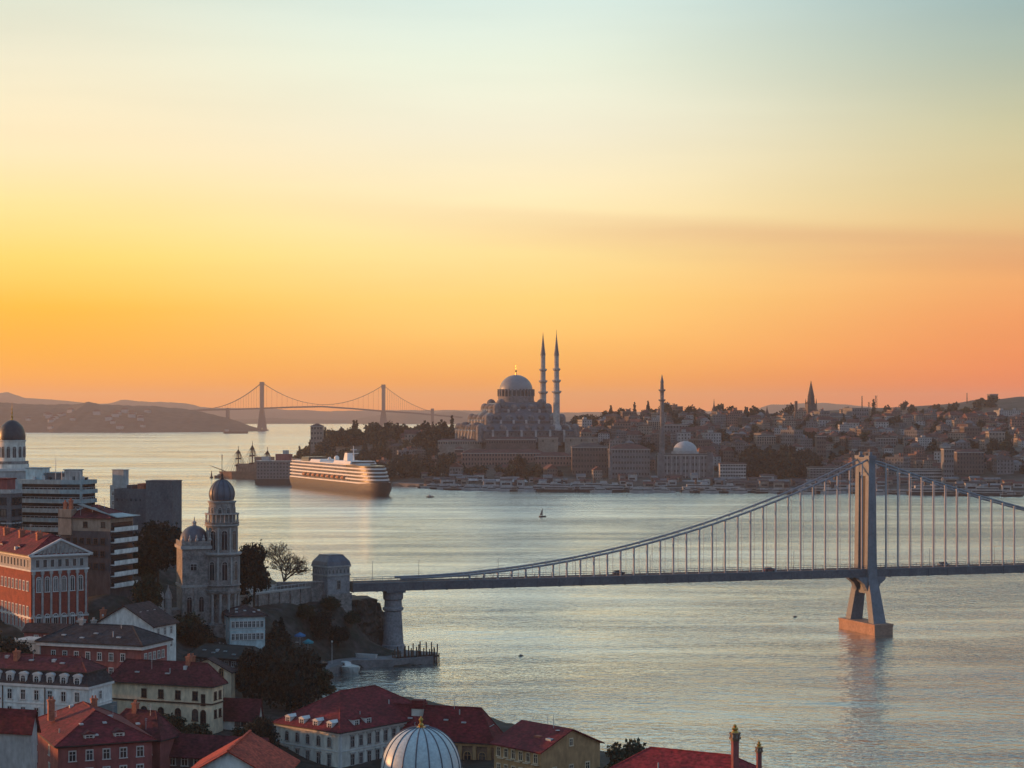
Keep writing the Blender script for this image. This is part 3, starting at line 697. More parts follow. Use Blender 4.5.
# ---- domed building on the left edge
def domehall():
    D = 645; s = D/FPX; root = thing('domed_hall', 'pale round hall with a black dome and tall finial', 'building', (X(12, D), D, 44), R(12))
    z0 = Z(464, D)-44; z1 = Z(440, D)-44; r = 13.0*s
    MB().box(-9, 9, -8, 8, -6, z0-2.2).build('wall', GREYW, root)
    MB().box(-9.4, 9.4, -8.4, 8.4, z0-2.2, z0-1.4).build('cornice', TRIM, root)
    MB().lathe([(r*1.28, z0-1.4), (r*1.28, z0), (r*1.02, z0), (r, z0+.3), (r, z1-.5), (r*1.06, z1-.4), (r*1.06, z1)], 32).build('drum', OFFW, root, smooth=True)
    me = window_mesh(1.0, 3.6, 'arch', PALESTONE, GLASS, False)
    for i in range(14):
        a = 2*math.pi*i/14; link('window', me, root, (math.cos(a)*(r-.02), math.sin(a)*(r-.02), (z0+z1)/2), a+R(90))
    prof = [(r*1.0*math.cos(t)+(.18 if 0 < t < .8 else 0), z1+(20*s)*math.sin(t)**.92) for t in [i*math.pi/2/12 for i in range(12)]]+[(.15, z1+20.3*s)]
    dm = MB().lathe(prof, 32).build('dome', DARKDOME, root, smooth=True)
    zt = z1+20*s
    MB().lathe([(.5, zt-.2), (.2, zt+.6), (.42, zt+1.2), (.1, zt+1.7), (.3, zt+2.4), (.08, zt+3), (.2, zt+3.6), (.05, zt+4.2), (.03, zt+6.0)], 8).build('finial', GOLD, dm)
    MB().lathe([(r*1.24, z0+.01), (r*1.24, z0+1.0), (r*1.18, z0+1.0)], 24).build('balustrade', STONE, root)
domehall()

def whitehut():
    h = House('house', 'small grey house with a pale boxy tank on its roof', 124, 640, 487, 110, 131, 62, 40)
    h.wall(GREYW); h.flat(CONC, .5, GREYW); h.windows('A', 3, [h.h-2.2, h.h-5.4], .9, 1.3); h.windows('B', 1, [h.h-2.2], .8, 1.2)
    h.part(MB().box(.6, h.w*.9, h.d*.12, h.d*.92, h.h+.06, h.h+5.6).box(.4, h.w*.9+.2, h.d*.12-.2, h.d*.92+.2, h.h+5.6, h.h+5.8), 'water_tank', GREYW)
whitehut()
def greyblock():
    h = House('warehouse', 'blank dark grey concrete block with a taller tower at its right end', 172, 606, 491, 114, 181, 74, 29)
    h.wall(CONC); h.flat(CONC, .5, CONC); w, d, H_ = h.w, h.d, h.h
    h.part(MB().box(-.35, w+.15, -.2, d*.44, -6, H_+3.0).box(-.5, w+.3, -.35, d*.44+.15, H_+3.0, H_+3.3), 'tower', CONC)
    h.part(MB().box(1, w-1, d*.5, d*.62, H_+.5, H_+2.2), 'roof_hut', BRICKCH); h.part(MB().box(1, w-1, d*.72, d*.80, H_+.5, H_+1.7), 'roof_hut', DARKW)
    h.windows('A', 6, [H_-3.0], .6, .7, frame=CONC, sill=False, u0=.5, u1=.98); h.windows('B', 2, [6, 10, 14, 18], .9, 1.2, frame=CONC)
greyblock()

# ---- the stone church
def church():
    D = 545; s = D/FPX; base = Z(626, D); zz = lambda py: Z(py, D)-base
    root = thing('church', 'weathered grey stone church with an onion domed bell tower', 'church', (X(222, D), D, base), R(18))
    r = 5.0
    # bell tower: rounded storeys
    MB().lathe([(r+.9, -6), (r+.9, .8), (r+.4, 1.0), (r+.4, 1.2)], 24).build('plinth', STONE, root)
    MB().lathe([(3.1, 1.2), (3.1, zz(592))], 16).build('core', STONE, root)
    col = MB().lathe([(.62, 0), (.62, .3), (.45, .5), (.38, zz(592)-2.2), (.55, zz(592)-1.8), (.62, zz(592)-1.4)], 12).mesh('column', PALESTONE, True)
    for i in range(12): a = 2*math.pi*(i+.5)/12; link('column', col, root, (math.cos(a)*4.5, math.sin(a)*4.5, 1.2))
    z = zz(592)-.2
    MB().lathe([(5.1, z), (5.4, z+.5), (5.4, z+1.0), (5.0, z+1.1), (5.0, z+2.0), (5.5, z+2.3), (5.3, z+2.6)], 28).build('entablature', STONE, root, smooth=True)
    def storey(z0, z1, rr, n, ww, wh, style='arch'):
        MB().lathe([(rr, z0), (rr, z1)], 32).build('storey', STONE, root)
        me = window_mesh(ww, wh, style, PALESTONE, GLASS, False); pm = MB().box(-.24, .24, -.42, 0, -(z1-z0)/2+.02, (z1-z0)/2-.02).mesh('pilaster', PALESTONE)
        for i in range(n):
            a = 2*math.pi*i/n; link('window', me, root, (math.cos(a)*(rr-.03), math.sin(a)*(rr-.03), (z0+z1)/2), a+R(90))
            a += math.pi/n; link('pilaster', pm, root, (math.cos(a)*(rr-.05), math.sin(a)*(rr-.05), (z0+z1)/2), a+R(90))
    def corn(z, rr, hh=.8, k=.55): MB().lathe([(rr, z), (rr+k*.5, z+hh*.3), (rr+k, z+hh*.6), (rr+k, z+hh), (rr, z+hh+.05)], 32).build('cornice', PALESTONE, root)
    za = z+2.6; storey(za, zz(556), 4.75, 8, 1.5, 5.2); corn(zz(556), 4.8, 1.1, .8)
    zb = zz(556)+1.15; storey(zb, zz(527), 4.2, 8, 1.7, 5.4); corn(zz(527), 4.3, .9, .6)
    zc = zz(527)+.95
    gal = MB().lathe([(4.7, zc), (4.9, zc+.3), (4.9, zc+.5)], 32).build('gallery', STONE, root)
    bm = MB().lathe([(.12, 0), (.2, .4), (.1, .8), (.14, 2.3)], 6).mesh('baluster', PALESTONE)
    for i in range(24): a = 2*math.pi*i/24; link('baluster', bm, gal, (math.cos(a)*4.6, math.sin(a)*4.6, zc+.5))
    MB().lathe([(4.9, zc+2.75), (4.9, zc+3.05), (4.5, zc+3.05)], 32).build('rail', PALESTONE, gal)
    MB().lathe([(3.7, zc), (3.7, zz(503))], 28).build('storey', STONE, root); corn(zz(503), 3.75, .6, .35)
    me = window_mesh(.9, 1.6, 'arch', PALESTONE, GLASS, False)
    for i in range(10): a = 2*math.pi*i/10; link('window', me, root, (math.cos(a)*3.68, math.sin(a)*3.68, zc+3.9), a+R(90))
    zd = zz(501)+.3; hh = zz(479)-zd; pr = []
    for i in range(15): t = i/14; pr.append((3.45*math.sqrt(max(0, 1-t**2.2))*(1+.10*math.sin(t*math.pi))*(.94+.06*min(1, t*4))+.06, zd+hh*t))
    dome = MB().lathe(pr, 28).build('dome', LEAD, root, smooth=True)
    rb = MB()
    for i in range(12):
        a = 2*math.pi*i/12; rb.path([((q+.03)*math.cos(a), (q+.03)*math.sin(a), w_) for q, w_ in pr], .09, 4)
    rb.build('rib', DARKDOME, dome)
    zt = zd+hh-.1; MB().lathe([(.6, zt), (.28, zt+.7), (.42, zt+1.2), (.1, zt+1.7), (.07, zt+7.2)], 8).build('finial', DARK, dome)
    MB().box(-.05, .05, -.5, .5, zt+5.6, zt+7.0).build('weathervane', DARK, dome)
    # nave block with its own dome
    x0, x1, y0, y1 = -11.6, -3.0, -2.2, 9.0; zt = zz(548)
    MB().box(x0, x1, y0, y1, -6, zt).build('nave_wall', STONE, root)
    MB().box(x0-.5, x1+.2, y0-.5, y1+.5, zt, zt+.9).box(x0-.3, x1+.1, y0-.3, y1+.3, zz(586), zz(586)+.7).build('cornice', PALESTONE, root)
    par = MB().box(x0-.2, x1, y0-.2, y0+.2, zt+.9, zt+2.2).box(x0-.2, x0+.2, y0+.2, y1, zt+.9, zt+2.2).build('parapet', STONE, root)
    for i in range(5): MB().lathe([(.35, 0), (.5, .5), (.2, 1.0), (.28, 1.3), (.05, 1.9)], 8).build('urn', PALESTONE, par, (x0+.2+i*(x1-x0-.8)/4, y0, zt+2.2))
    link('window', window_mesh(1.7, 1.7, 'rect', PALESTONE, GLASS, False), root, (-8.4, y0, zz(566)))
    for xx in (-9.6, -6.2): link('window', window_mesh(1.3, 4.2, 'arch', STONE, GLASS, True), root, (xx, y0, 6.6))
    for xx in (x0+.35, -7.9): MB().box(xx-.35, xx+.35, y0-.35, y0, 0, zz(586)).build('buttress', STONE, root)
    r2 = 4.1; cx, cy = -7.4, 3.2; zb2 = zt+1.6
    MB().lathe([(r2+.3, zt+.9), (r2+.3, zb2), (r2+.55, zb2+.2), (r2, zb2+.3)], 28, (cx, cy, 0)).build('drum', STONE, root)
    d2 = MB().lathe([(r2*math.cos(t)+.02, zb2+.3+r2*1.1*math.sin(t)) for t in [i*math.pi/2/12 for i in range(13)]], 28, (cx, cy, 0)).build('nave_dome', LEAD, root, smooth=True)
    MB().lathe([(.7, 0), (.5, .6), (.7, 1.0), (.15, 1.6), (.1, 2.6)], 8, (cx, cy, zb2+.1+r2*1.1)).build('finial', PALESTONE, d2)
    # small turrets beside the nave
    for i, xx in enumerate((-19.5, -17.2, -15.0)):
        MB().lathe([(1.0, 3), (1.0, 8.0), (1.2, 8.2), (.9, 9.5), (.2, 11.2), (.1, 12)], 10, (xx, 1.5, 0)).build('turret', PALESTONE, root)
    MB().box(-26, x0-.01, 1, 7, -4, 5).build('annex', STONE, root)
church()

# ---- terrace wall and parapet towards the bridge
def terrace():
    a, b = P(236, 0, 585), P(321, 0, 622)
    v = Vector((b.x-a.x, b.y-a.y, 0)); Ln = v.length; rz = math.atan2(v.y, v.x); zt = 22.6
    o = thing('retaining_wall', 'long grey stone terrace wall leading to the bridge gatehouse', 'wall', (a.x, a.y, 8), rz)
    MB().box(0, Ln, 0, 1.4, -6, zt-8.0).build('wall', STONE, o)
    MB().box(-.2, Ln, -.35, 1.6, zt-8, zt-7.5).box(0, Ln, -.15, 0, 9.5, 10.0).build('coping', PALESTONE, o)
    for k in range(9): MB().box(k*Ln/8-.4, k*Ln/8+.4, -.5, 0, -5, zt-8.01).build('buttress', STONE, o)
    m = MB().beam((0, .5, zt-6.3), (Ln, .5, zt-6.3), .12, .12)
    for k in range(24): m.tube((k*Ln/23, .5, zt-7.5), (k*Ln/23, .5, zt-6.3), .06, .06, 4)
    m.build('railing', STEELP, o)
    # the terrace ground behind the wall
    g = MB().prism([(a.x, a.y+1), (b.x, b.y+1), (b.x-6, b.y+22), (a.x-12, a.y+26)], 10, zt-.3).build('terrace', PAVE); g['kind'] = 'structure'
terrace()

def simple_houses():
    # pale blue house below the church
    h = House('house', 'small pale blue house with two rows of windows below the church', 230, 530, 617, 224, 265, 16, 15.0)
    h.wall(TEALW, bands=((h.h-.25, .25, .25), (h.h*.5, .15, .08))); h.hip(RBROWN, 2.3, .7)
    h.windows('B', 8, [2.0, 5.4], .75, 1.6, frame=TRIM, u0=.03, u1=.97); h.windows('A', 2, [2.0, 5.4], .7, 1.5)
    skylights(h, 'B', ((.2, .4), (.45, .5), (.7, .35), (.85, .5)))
    # white gabled house
    h = House('house', 'white gabled house with a dark slate roof beside a pink chimney', 153, 470, 626, 97, 176, 68, 13)
    h.wall(WHITE); h.gable(RBROWN, 4.6, 'x', .7, wall=WHITE); h.windows('B', 3, [h.h-1.8, h.h-5.0], .9, 1.7); h.windows('A', 2, [h.h-1.2], 1.3, .8, u0=.1, u1=.5)
    h.chimney(1.0, h.d*.93, h.h-1.5, h.h+3.4, 1.0, 1.3, BRICKCH)
    for u in (.2, .5, .8):
        h.part(MB().box(h.w*u-.4, h.w*u+.4, h.d*.30, h.d*.30+.9, h.h+2.4, h.h+3.1), 'skylight', STEELP, h.roof)
    # red house with hipped slate roof
    h = House('house', 'red stucco house with wide white eaves and a dark hipped roof', 141, 440, 646, 41, 167, 70, 10.5)
    h.wall(REDW); h.part(MB().box(-.8, h.w+.8, -.8, h.d+.8, h.h-.9, h.h-.01), 'eaves', TRIM)
    h.hip(RBLACK, 3.6, 1.0); h.windows('A', 7, [h.h-2.9, h.h-6.3, h.h-9.7], .95, 1.6, u0=.12, u1=.93); h.windows('B', 5, [h.h-2.9, h.h-6.3], .9, 1.6)
    h.chimney(h.w*.5, h.d*.72, h.h+1.5, h.h+4.8, 1.3, 1.0, PALESTONE); skylights(h, 'A', ((.25, .35), (.5, .5), (.6, .25), (.8, .35))); antenna(h, h.w*.4, h.d*.3, h.h+2)
    h.part(MB().box(-.5, h.w*.4, h.d, h.d+7, -4, h.h-.4).box(-.8, h.w*.5, h.d+.01, h.d+7.3, h.h-.4, h.h+.2), 'side_wing', OFFW)
    # low cream house on the left edge
    h = House('house', 'low cream house with dark slate roof at the edge beside the red one', 41, 452, 652, -30, 48, 72, 13)
    h.wall(CREAM, bands=((h.h-.3, .3, .2),)); h.hip(RBLACK, 2.4, .6); h.windows('A', 5, [h.h-2.0], .9, 1.4); skylights(h, 'A', ((.3, .4), (.5, .3), (.7, .45)))
    # long dark roof between palace and red house
    h = House('house', 'long low house with a brown roof in front of the palace', 118, 458, 634, 24, 126, 76, 16)
    h.wall(MAROON); h.gable(RBROWN, 1.6, 'y', .5, wall=MAROON); h.windows('A', 8, [h.h-1.6], .9, 1.2); h.chimney(h.w*.5, h.d*.3, h.h+.6, h.h+3, 1, 1, PALESTONE); h.chimney(h.w*.5, h.d*.45, h.h+.6, h.h+2.8, 1.4, 1, PALESTONE)
    # white mansard house
    h = House('house', 'long white house with a mansard roof and six arched dormers', 88, 400, 687, -40, 112, 71, 8)
    h.wall(WHITE, bands=((h.h-.55, .55, .35), (h.h-4.2, .2, .12)), bandmat=TRIM)
    w, d, H_ = h.w, h.d, h.h
    z1 = H_+2.7; ins = 1.0; o = .35
    mb = MB().add([(-o, -o, H_), (w+o, -o, H_), (w+o, d+o, H_), (-o, d+o, H_), (ins, ins, z1), (w-ins, ins, z1), (w-ins, d-ins, z1), (ins, d-ins, z1)], [(3,2,1,0), (4,5,6,7), (0,1,5,4), (1,2,6,5), (2,3,7,6), (3,0,4,7)])
    h.part(mb, 'mansard_slope', RBLACK)
    h.hip(RDARK, 2.6, -ins+.25, axis='y', z=z1+.01); h.dormers('A', 9, H_+.1, 1.3, 1.9, 2.0, TRIM, RBLACK, .03, .97, .0, arch=True)
    h.windows('A', 9, [H_-2.3, H_-6.0, H_-9.4], 1.0, 2.0, u0=.03, u1=.97); h.windows('B', 1, [H_-2.3], .9, 1.6)
    for u in (.33, .66): h.part(MB().tube((-.12, d*u, -2), (-.12, d*u, H_-.6), .12), 'drainpipe', DARK)
    h.part(MB().box(.6, w+1.6, -.35, d*.5, -4, H_-4.6), 'side_wing', mat('blue_green_render', (.16, .21, .22)))
    h.chimney(w*.35, d*.62, H_+3.5, H_+6.4, 1.2, 1.0, BRICKCH, 1); h.chimney(w*.3, d*.15, H_-3.5, H_+.4, .01+1.1, 1.1, BRICKCH, 1)
    skylights(h, 'A', ((.25, .5), (.5, .6)))
    # cream house
    h = House('house', 'cream house with brown hipped roof, arched lower windows and orange chimney', 212, 420, 687, 111, 223, 70, 8.5)
    h.wall(CREAM, bands=((h.h-.2, .2, .2), (h.h-4.0, .3, .22)), bandmat=SHUT); h.hip(RDARK, 4.6, .8)
    h.windows('A', 5, [h.h-2.2], 1.0, 1.7, frame=SHUT, skip=((0, 4),)); h.windows('A', 5, [h.h-6.4], 1.2, 2.4, 'arch', frame=SHUT, skip=((0, 4),)); h.windows('A', 1, [h.h-3.0], .7, 2.2, frame=SHUT, u0=.03, u1=.14); h.windows('A', 1, [h.h-7.0], 1.1, 3.4, 'arch', frame=SHUT, u0=.03, u1=.14)
    h.windows('B', 2, [h.h-2.2, h.h-6.2], .8, 1.6, frame=SHUT)
    h.chimney(h.w*.5, h.d*.28, h.h+2.6, h.h+6.2, 1.2, 1.0, BRICKCH); skylights(h, 'A', ((.45, .45), (.75, .45)))
    # cream gable with arched windows behind
    h = House('house', 'cream gabled house with three arched attic windows behind the brown hipped roof', 231, 452, 672, 186, 235, 66, 8)
    h.wall(CREAM); h.gable(RBROWN, 2.8, 'x', .6, wall=CREAM); h.windows('A', 3, [h.h-.3], 1.1, 1.9, 'arch', frame=TAN, u0=.12, u1=.68); h.windows('A', 3, [h.h-5], 1.0, 1.5, frame=SHUT); h.chimney(h.w*.5, h.d*.9, h.h, h.h+3.2, 1, 1, BRICKCH)
    # red roofed shed
    h = House('shed', 'low cream shed under one big dark red roof', 258, 424, 717, 211, 262, 76, 7)
    h.wall(OFFW); h.gable(RDARK, 3.6, 'y', .4, wall=OFFW); h.windows('A', 3, [h.h-1.5], 1.0, 1.2, frame=SHUT, u0=.1, u1=.5)
    # market hall with dark roof
    h = House('market_hall', 'low dark hall with a wide dull green roof below the pale blue house', 258, 500, 661, 188, 272, 64, 9)
    h.wall(DARKW); h.hip(mat('dull_green_roof', (.045, .058, .055), (.03, .038, .038), scale=.4), 3.0, .8); h.windows('A', 8, [h.h-1.3], 1.1, 1.2, frame=GREYW)
    skylights(h, 'A', ((.2, .5), (.35, .3), (.5, .5), (.65, .35), (.8, .5)), RPALE)
    # grey walled house on the bottom edge
    h = House('house', 'blank grey gable wall house with dark red roof in the corner', 31, 330, 727, -45, 37, 72, 9)
    h.wall(GREYW); h.gable(RTILE, 2.6, 'y', .5, wall=GREYW); h.chimney(h.w*.5, h.d*.5, h.h+1.6, h.h+4.6, 1, 1)
    # dark red house with dormers
    h = House('house', 'maroon house with red hipped roof and orange lit end wall', 58, 345, 747, 30, 152, 24, 8)
    h.wall(MAROON, bands=((h.h-.3, .3, .3),), bandmat=RDARK); h.hip(RTILE, 4.6, .7)
    for face, n in (('B', 5), ('A', 2)): h.windows(face, n, [h.h-1.9, h.h-5.2], 1.1, 1.7, u0=.06, u1=.96)
    h.dormers('B', 2, h.h+.3, 1.5, 1.4, 3.2, OFFW, RDARK, .18, .82, 1.0); h.chimney(h.w*.12, h.d*.62, h.h+2, h.h+6.0, 1.2, 1, BRICKCH); h.chimney(h.w*.62, h.d*.70, h.h+2, h.h+5.4, 1.1, 1, BRICKCH)
    skylights(h, 'B', ((.3, .6), (.42, .25), (.55, .6), (.9, .5)))
    h = House('house', 'dark tiled house tucked between the maroon and cream houses', 160, 374, 741, 104, 178, 66, 8)
    h.wall(MAROON); h.hip(RDARK, 5.0, .6); h.windows('A', 4, [h.h-2], .9, 1.5); h.dormers('A', 1, h.h+.4, 1.4, 1.4, 3, OFFW, RDARK, .5, .9, .9); h.chimney(h.w*.5, h.d*.6, h.h+3, h.h+6.6, 1.1, 1, BRICKCH); antenna(h, h.w*.4, h.d*.3, h.h+4)
    h = House('house', 'dark house with long low roof behind the bright orange roof', 262, 372, 757, 158, 270, 74, 7)
    h.wall(DARKW); h.gable(RDARK, 3.2, 'y', .6, wall=DARKW); h.windows('A', 7, [h.h-1.6], 1.2, 1.8, frame=OFFW)
    # orange gable roof house, bottom edge
    h = House('house', 'white gabled house with its bright orange roof slope in the sun', 181, 318, 779, 172, 277, -3, 7, d=18)
    h.wall(WHITE); h.gable(RORANGE, 4.6, 'y', .8, wall=WHITE); h.windows('B', 4, [h.h-2], 1, 1.6)
    h.part(MB().beam((h.w/2, -.8, h.h+4.95), (h.w/2, h.d+.8, h.h+4.95), .4, .3), 'ridge_tiles', RORANGE, h.roof)
simple_houses()

# ---- the corner house, the ornate hall, the tan house
def front_row():
    h = House('townhouse', 'cream and grey corner townhouse with red roof and a row of white dormers', 340, 400, 733, 277, 379, 50, 4, w=30)
    h.wall(OFFW, bands=((h.h-.5, .5, .45), (h.h-4.1, .2, .15), (h.h-8.2, .25, .2)), bandmat=TRIM, corner=TRIM)
    h.hip(RTILE, 6.6, .8); h.dormers('A', 4, h.h+.3, 1.25, 1.5, 2.4, TRIM, TRIM, .06, .94, .2); h.dormers('B', 2, h.h+.5, 1.3, 1.6, 3, TRIM, RTILE, .12, .36, .5)
    h.windows('A', 5, [h.h-2.3], .95, 2.0, 'arch', frame=PALESTONE); h.windows('A', 5, [h.h-6.1, h.h-10.2], .95, 2.4, 'hood', frame=PALESTONE)
    h.windows('B', 10, [h.h-2.3, h.h-6.1, h.h-10.2], .95, 2.2, 'hood', frame=PALESTONE)
    h.part(MB().tube((-.2, -.2, -1), (-.2, -.2, h.h-.6), .13), 'drainpipe', STEELP)
    h = House('hall', 'ornate brown stone hall with long red roof behind the gilded dome', 492, 408, 744, 372, 502, 73, 4)
    w, d, H_ = h.w, h.d, h.h
    h.wall(BROWN, bands=((H_-.6, .6, .5), (H_-6, .3, .25)), bandmat=TAN)
    h.hip(RTILE, 6.8, .8); h.windows('A', 8, [H_-3.6], 1.5, 3.4, 'arch', frame=TAN, u0=.02, u1=.98); h.windows('B', 2, [H_-3.6], 1.0, 3.0, 'arch', frame=TAN)
    for i in range(9): u = d*(.02+.96*i/8); h.part(MB().box(-.4, 0, u-.4, u+.4, 0, H_-.61), 'pilaster', TAN)
    h.part(MB().box(w*.30, w*.62, d*.60, d*.60+2.6, H_+2.5, H_+6.4), 'chimney', OFFW, h.roof); h.part(MB().box(w*.30-.2, w*.62+.2, d*.60-.2, d*.60+2.8, H_+6.4, H_+7.6).prism([(w*.3, d*.6), (w*.62, d*.6), (w*.62, d*.6+2.6), (w*.3, d*.6+2.6)], H_+7.6, H_+8.2), 'chimney', RTILE, h.roof)
    skylights(h, 'A', ((.25, .55), (.40, .6), (.55, .4), (.7, .6)))
    h.dormers('A', 1, H_+2.0, 1.8, 1.3, 3, RPALE, RPALE, .02, .16, 2.2)
    h.dormers('A', 2, H_+1.2, 1.4, 1.3, 3, OFFW, RTILE, .82, .99, 1.6)
    antenna(h, w*.45, d*.35, H_+6.5)
    h = House('house', 'tan gabled house with red roof, balcony windows and roof aerials', 541, 388, 752, 494, 600, 42, 4)
    w, d, H_ = h.w, h.d, h.h
    h.wall(TAN); h.gable(RTILE, 3.6, 'y', .7, wall=TAN)
    h.windows('A', 6, [H_-1.6, H_-5], .95, 1.7, frame=CREAM, u0=.03, u1=.97); h.windows('B', 1, [H_+1.0], .8, 1.3, frame=CREAM, u0=.4, u1=.6); h.windows('B', 3, [H_-4.5], 1.0, 1.6, frame=CREAM)
    for i in range(5): h.part(MB().box(-.5, 0, d*(.05+.18*i), d*(.05+.18*i)+1.8, H_-2.9, H_-2.75), 'balcony', CREAM)
    h.part(MB().box(w*.22, w*.36, d*.30, d*.30+1.8, H_+1.4, H_+2.2), 'skylight', BRICKCH, h.roof); h.part(MB().box(w*.20, w*.36, d*.05, d*.05+1.6, H_+1.2, H_+2.1), 'skylight', RPALE, h.roof)
    h.part(MB().tube((w*.45, d*.3, H_+3), (w*.45, d*.3, H_+6.2), .08, .05), 'mast', STEELP, h.roof); antenna(h, w*.55, d*.55, H_+3.2); antenna(h, w*.5, d*.8, H_+3.2, 1.8); dish(h, w*.4, d*.15, H_+2.7)
    h = House('house', 'house with a bright red hipped roof on the water behind tall ornate chimneys', 752, 335, 795, 598, 783, 60, 4)
    h.wall(REDW, bands=((h.h-.4, .4, .3),), bandmat=TRIM); h.hip(RBRIGHT, 5.0, .7); h.windows('B', 4, [h.h-2.2], 1, 1.6); h.windows('A', 9, [h.h-2.2], 1, 1.6)
front_row()

def turret(px, py_top, D, wpx, label):
    s = D/FPX; z0 = 5.0; zt = Z(py_top, D)-z0; r = wpx*s/2
    o = thing('ornate_chimney', label, 'chimney', (X(px, D), D, z0), R(15), 'ornate stone chimneys by the red roof')
    MB().prism(ring(8, r), -3, zt-r*3.9).build('shaft', MAROON, o)
    MB().prism(ring(8, r*1.15), zt-r*3.9, zt-r*3.5).prism(ring(8, r*1.5), zt-r*3.5, zt-r*3.1).prism(ring(8, r*1.15), zt-r*3.1, zt-r*2.3).prism(ring(8, r*1.45), zt-r*2.3, zt-r*2.0).build('collar', BROWN, o)
    for i in range(8): a = 6.283*i/8; MB().lathe([(r*.12, 0), (r*.12, r*.8)], 6, (math.cos(a)*r*1.2, math.sin(a)*r*1.2, zt-r*3.1)).build('colonnette', PALESTONE, o)
    MB().lathe([(r*.9, zt-r*2.0), (r*.55, zt-r*1.5), (r*.9, zt-r*1.1), (r*.35, zt-r*.7), (r*.5, zt-r*.4), (r*.06, zt)], 12).build('finial', GOLD, o)
turret(735, 724, 341, 8.5, 'tall ornate chimney with gilded finial beside the bright red roof')
turret(759, 741, 338, 6, 'shorter ornate chimney standing behind the taller gilded one')

# ---- gilded ribbed dome in front
def golddome():
    D = 338; s = D/FPX; z0 = 5; o = thing('domed_pavilion', 'pale ribbed dome with gilded lotus finial glowing on its left side', 'dome', (X(421, D), D, z0), R(5))
    zt = Z(727, D)-z0; r = 40*s; zb = zt-r*1.10
    MB().prism(ring(8, r*1.25, .39), -3, zb-3.5).build('wall', CREAM, o)
    MB().lathe([(r*1.02, zb-3.5), (r*1.02, zb-.5), (r*1.10, zb-.3), (r*1.10, zb)], 40).build('drum', CREAM, o, smooth=True)
    me = window_mesh(1.1, 2.2, 'arch', PALESTONE, GLASS, False)
    for i in range(16): a = 6.2832*i/16; link('window', me, o, (math.cos(a)*r*1.015, math.sin(a)*r*1.015, zb-2.0), a+R(90))
    pr = []
    for i in range(17):
        t = i/16; ang = t*math.pi/2; pr.append((r*math.cos(ang)**.86*(1 if t < .9 else .95)+.02, zb+(zt-zb)*math.sin(ang)**1.02))
    shell = MB(); n = 18
    dm = MB().lathe(pr, 72).build('dome_shell', mat('painted_dome_metal', (.54, .62, .64), (.42, .50, .53), rough=.42, scale=.8, spec=.5, grain=(2.5, .12)), o, smooth=True)
    for i in range(n):
        a = 6.2832*i/n; m = MB().path([((q+.02)*math.cos(a), (q+.02)*math.sin(a), w) for q, w in pr[:-1]], .12, 6); m.build('rib', LEAD, dm)
    zf = zt-.55
    lot = MB().lathe([(1.55, zf-.05), (1.35, zf+.28), (.8, zf+.55), (.4, zf+.7)], 24)
    for i in range(16): a = 6.283*i/16; lot.lathe([(.05, 0), (.17, .25), (.05, .6)], 6, (1.45*math.cos(a), 1.45*math.sin(a), zf-.25))
    lot.build('lotus_collar', GOLD, dm)
    MB().lathe([(.35, zf+.6), (.5, zf+.95), (.2, zf+1.3), (.36, zf+1.7), (.42, zf+1.9), (.1, zf+2.3), (.05, zf+2.5)], 12).build('finial', GOLD, dm)
golddome()

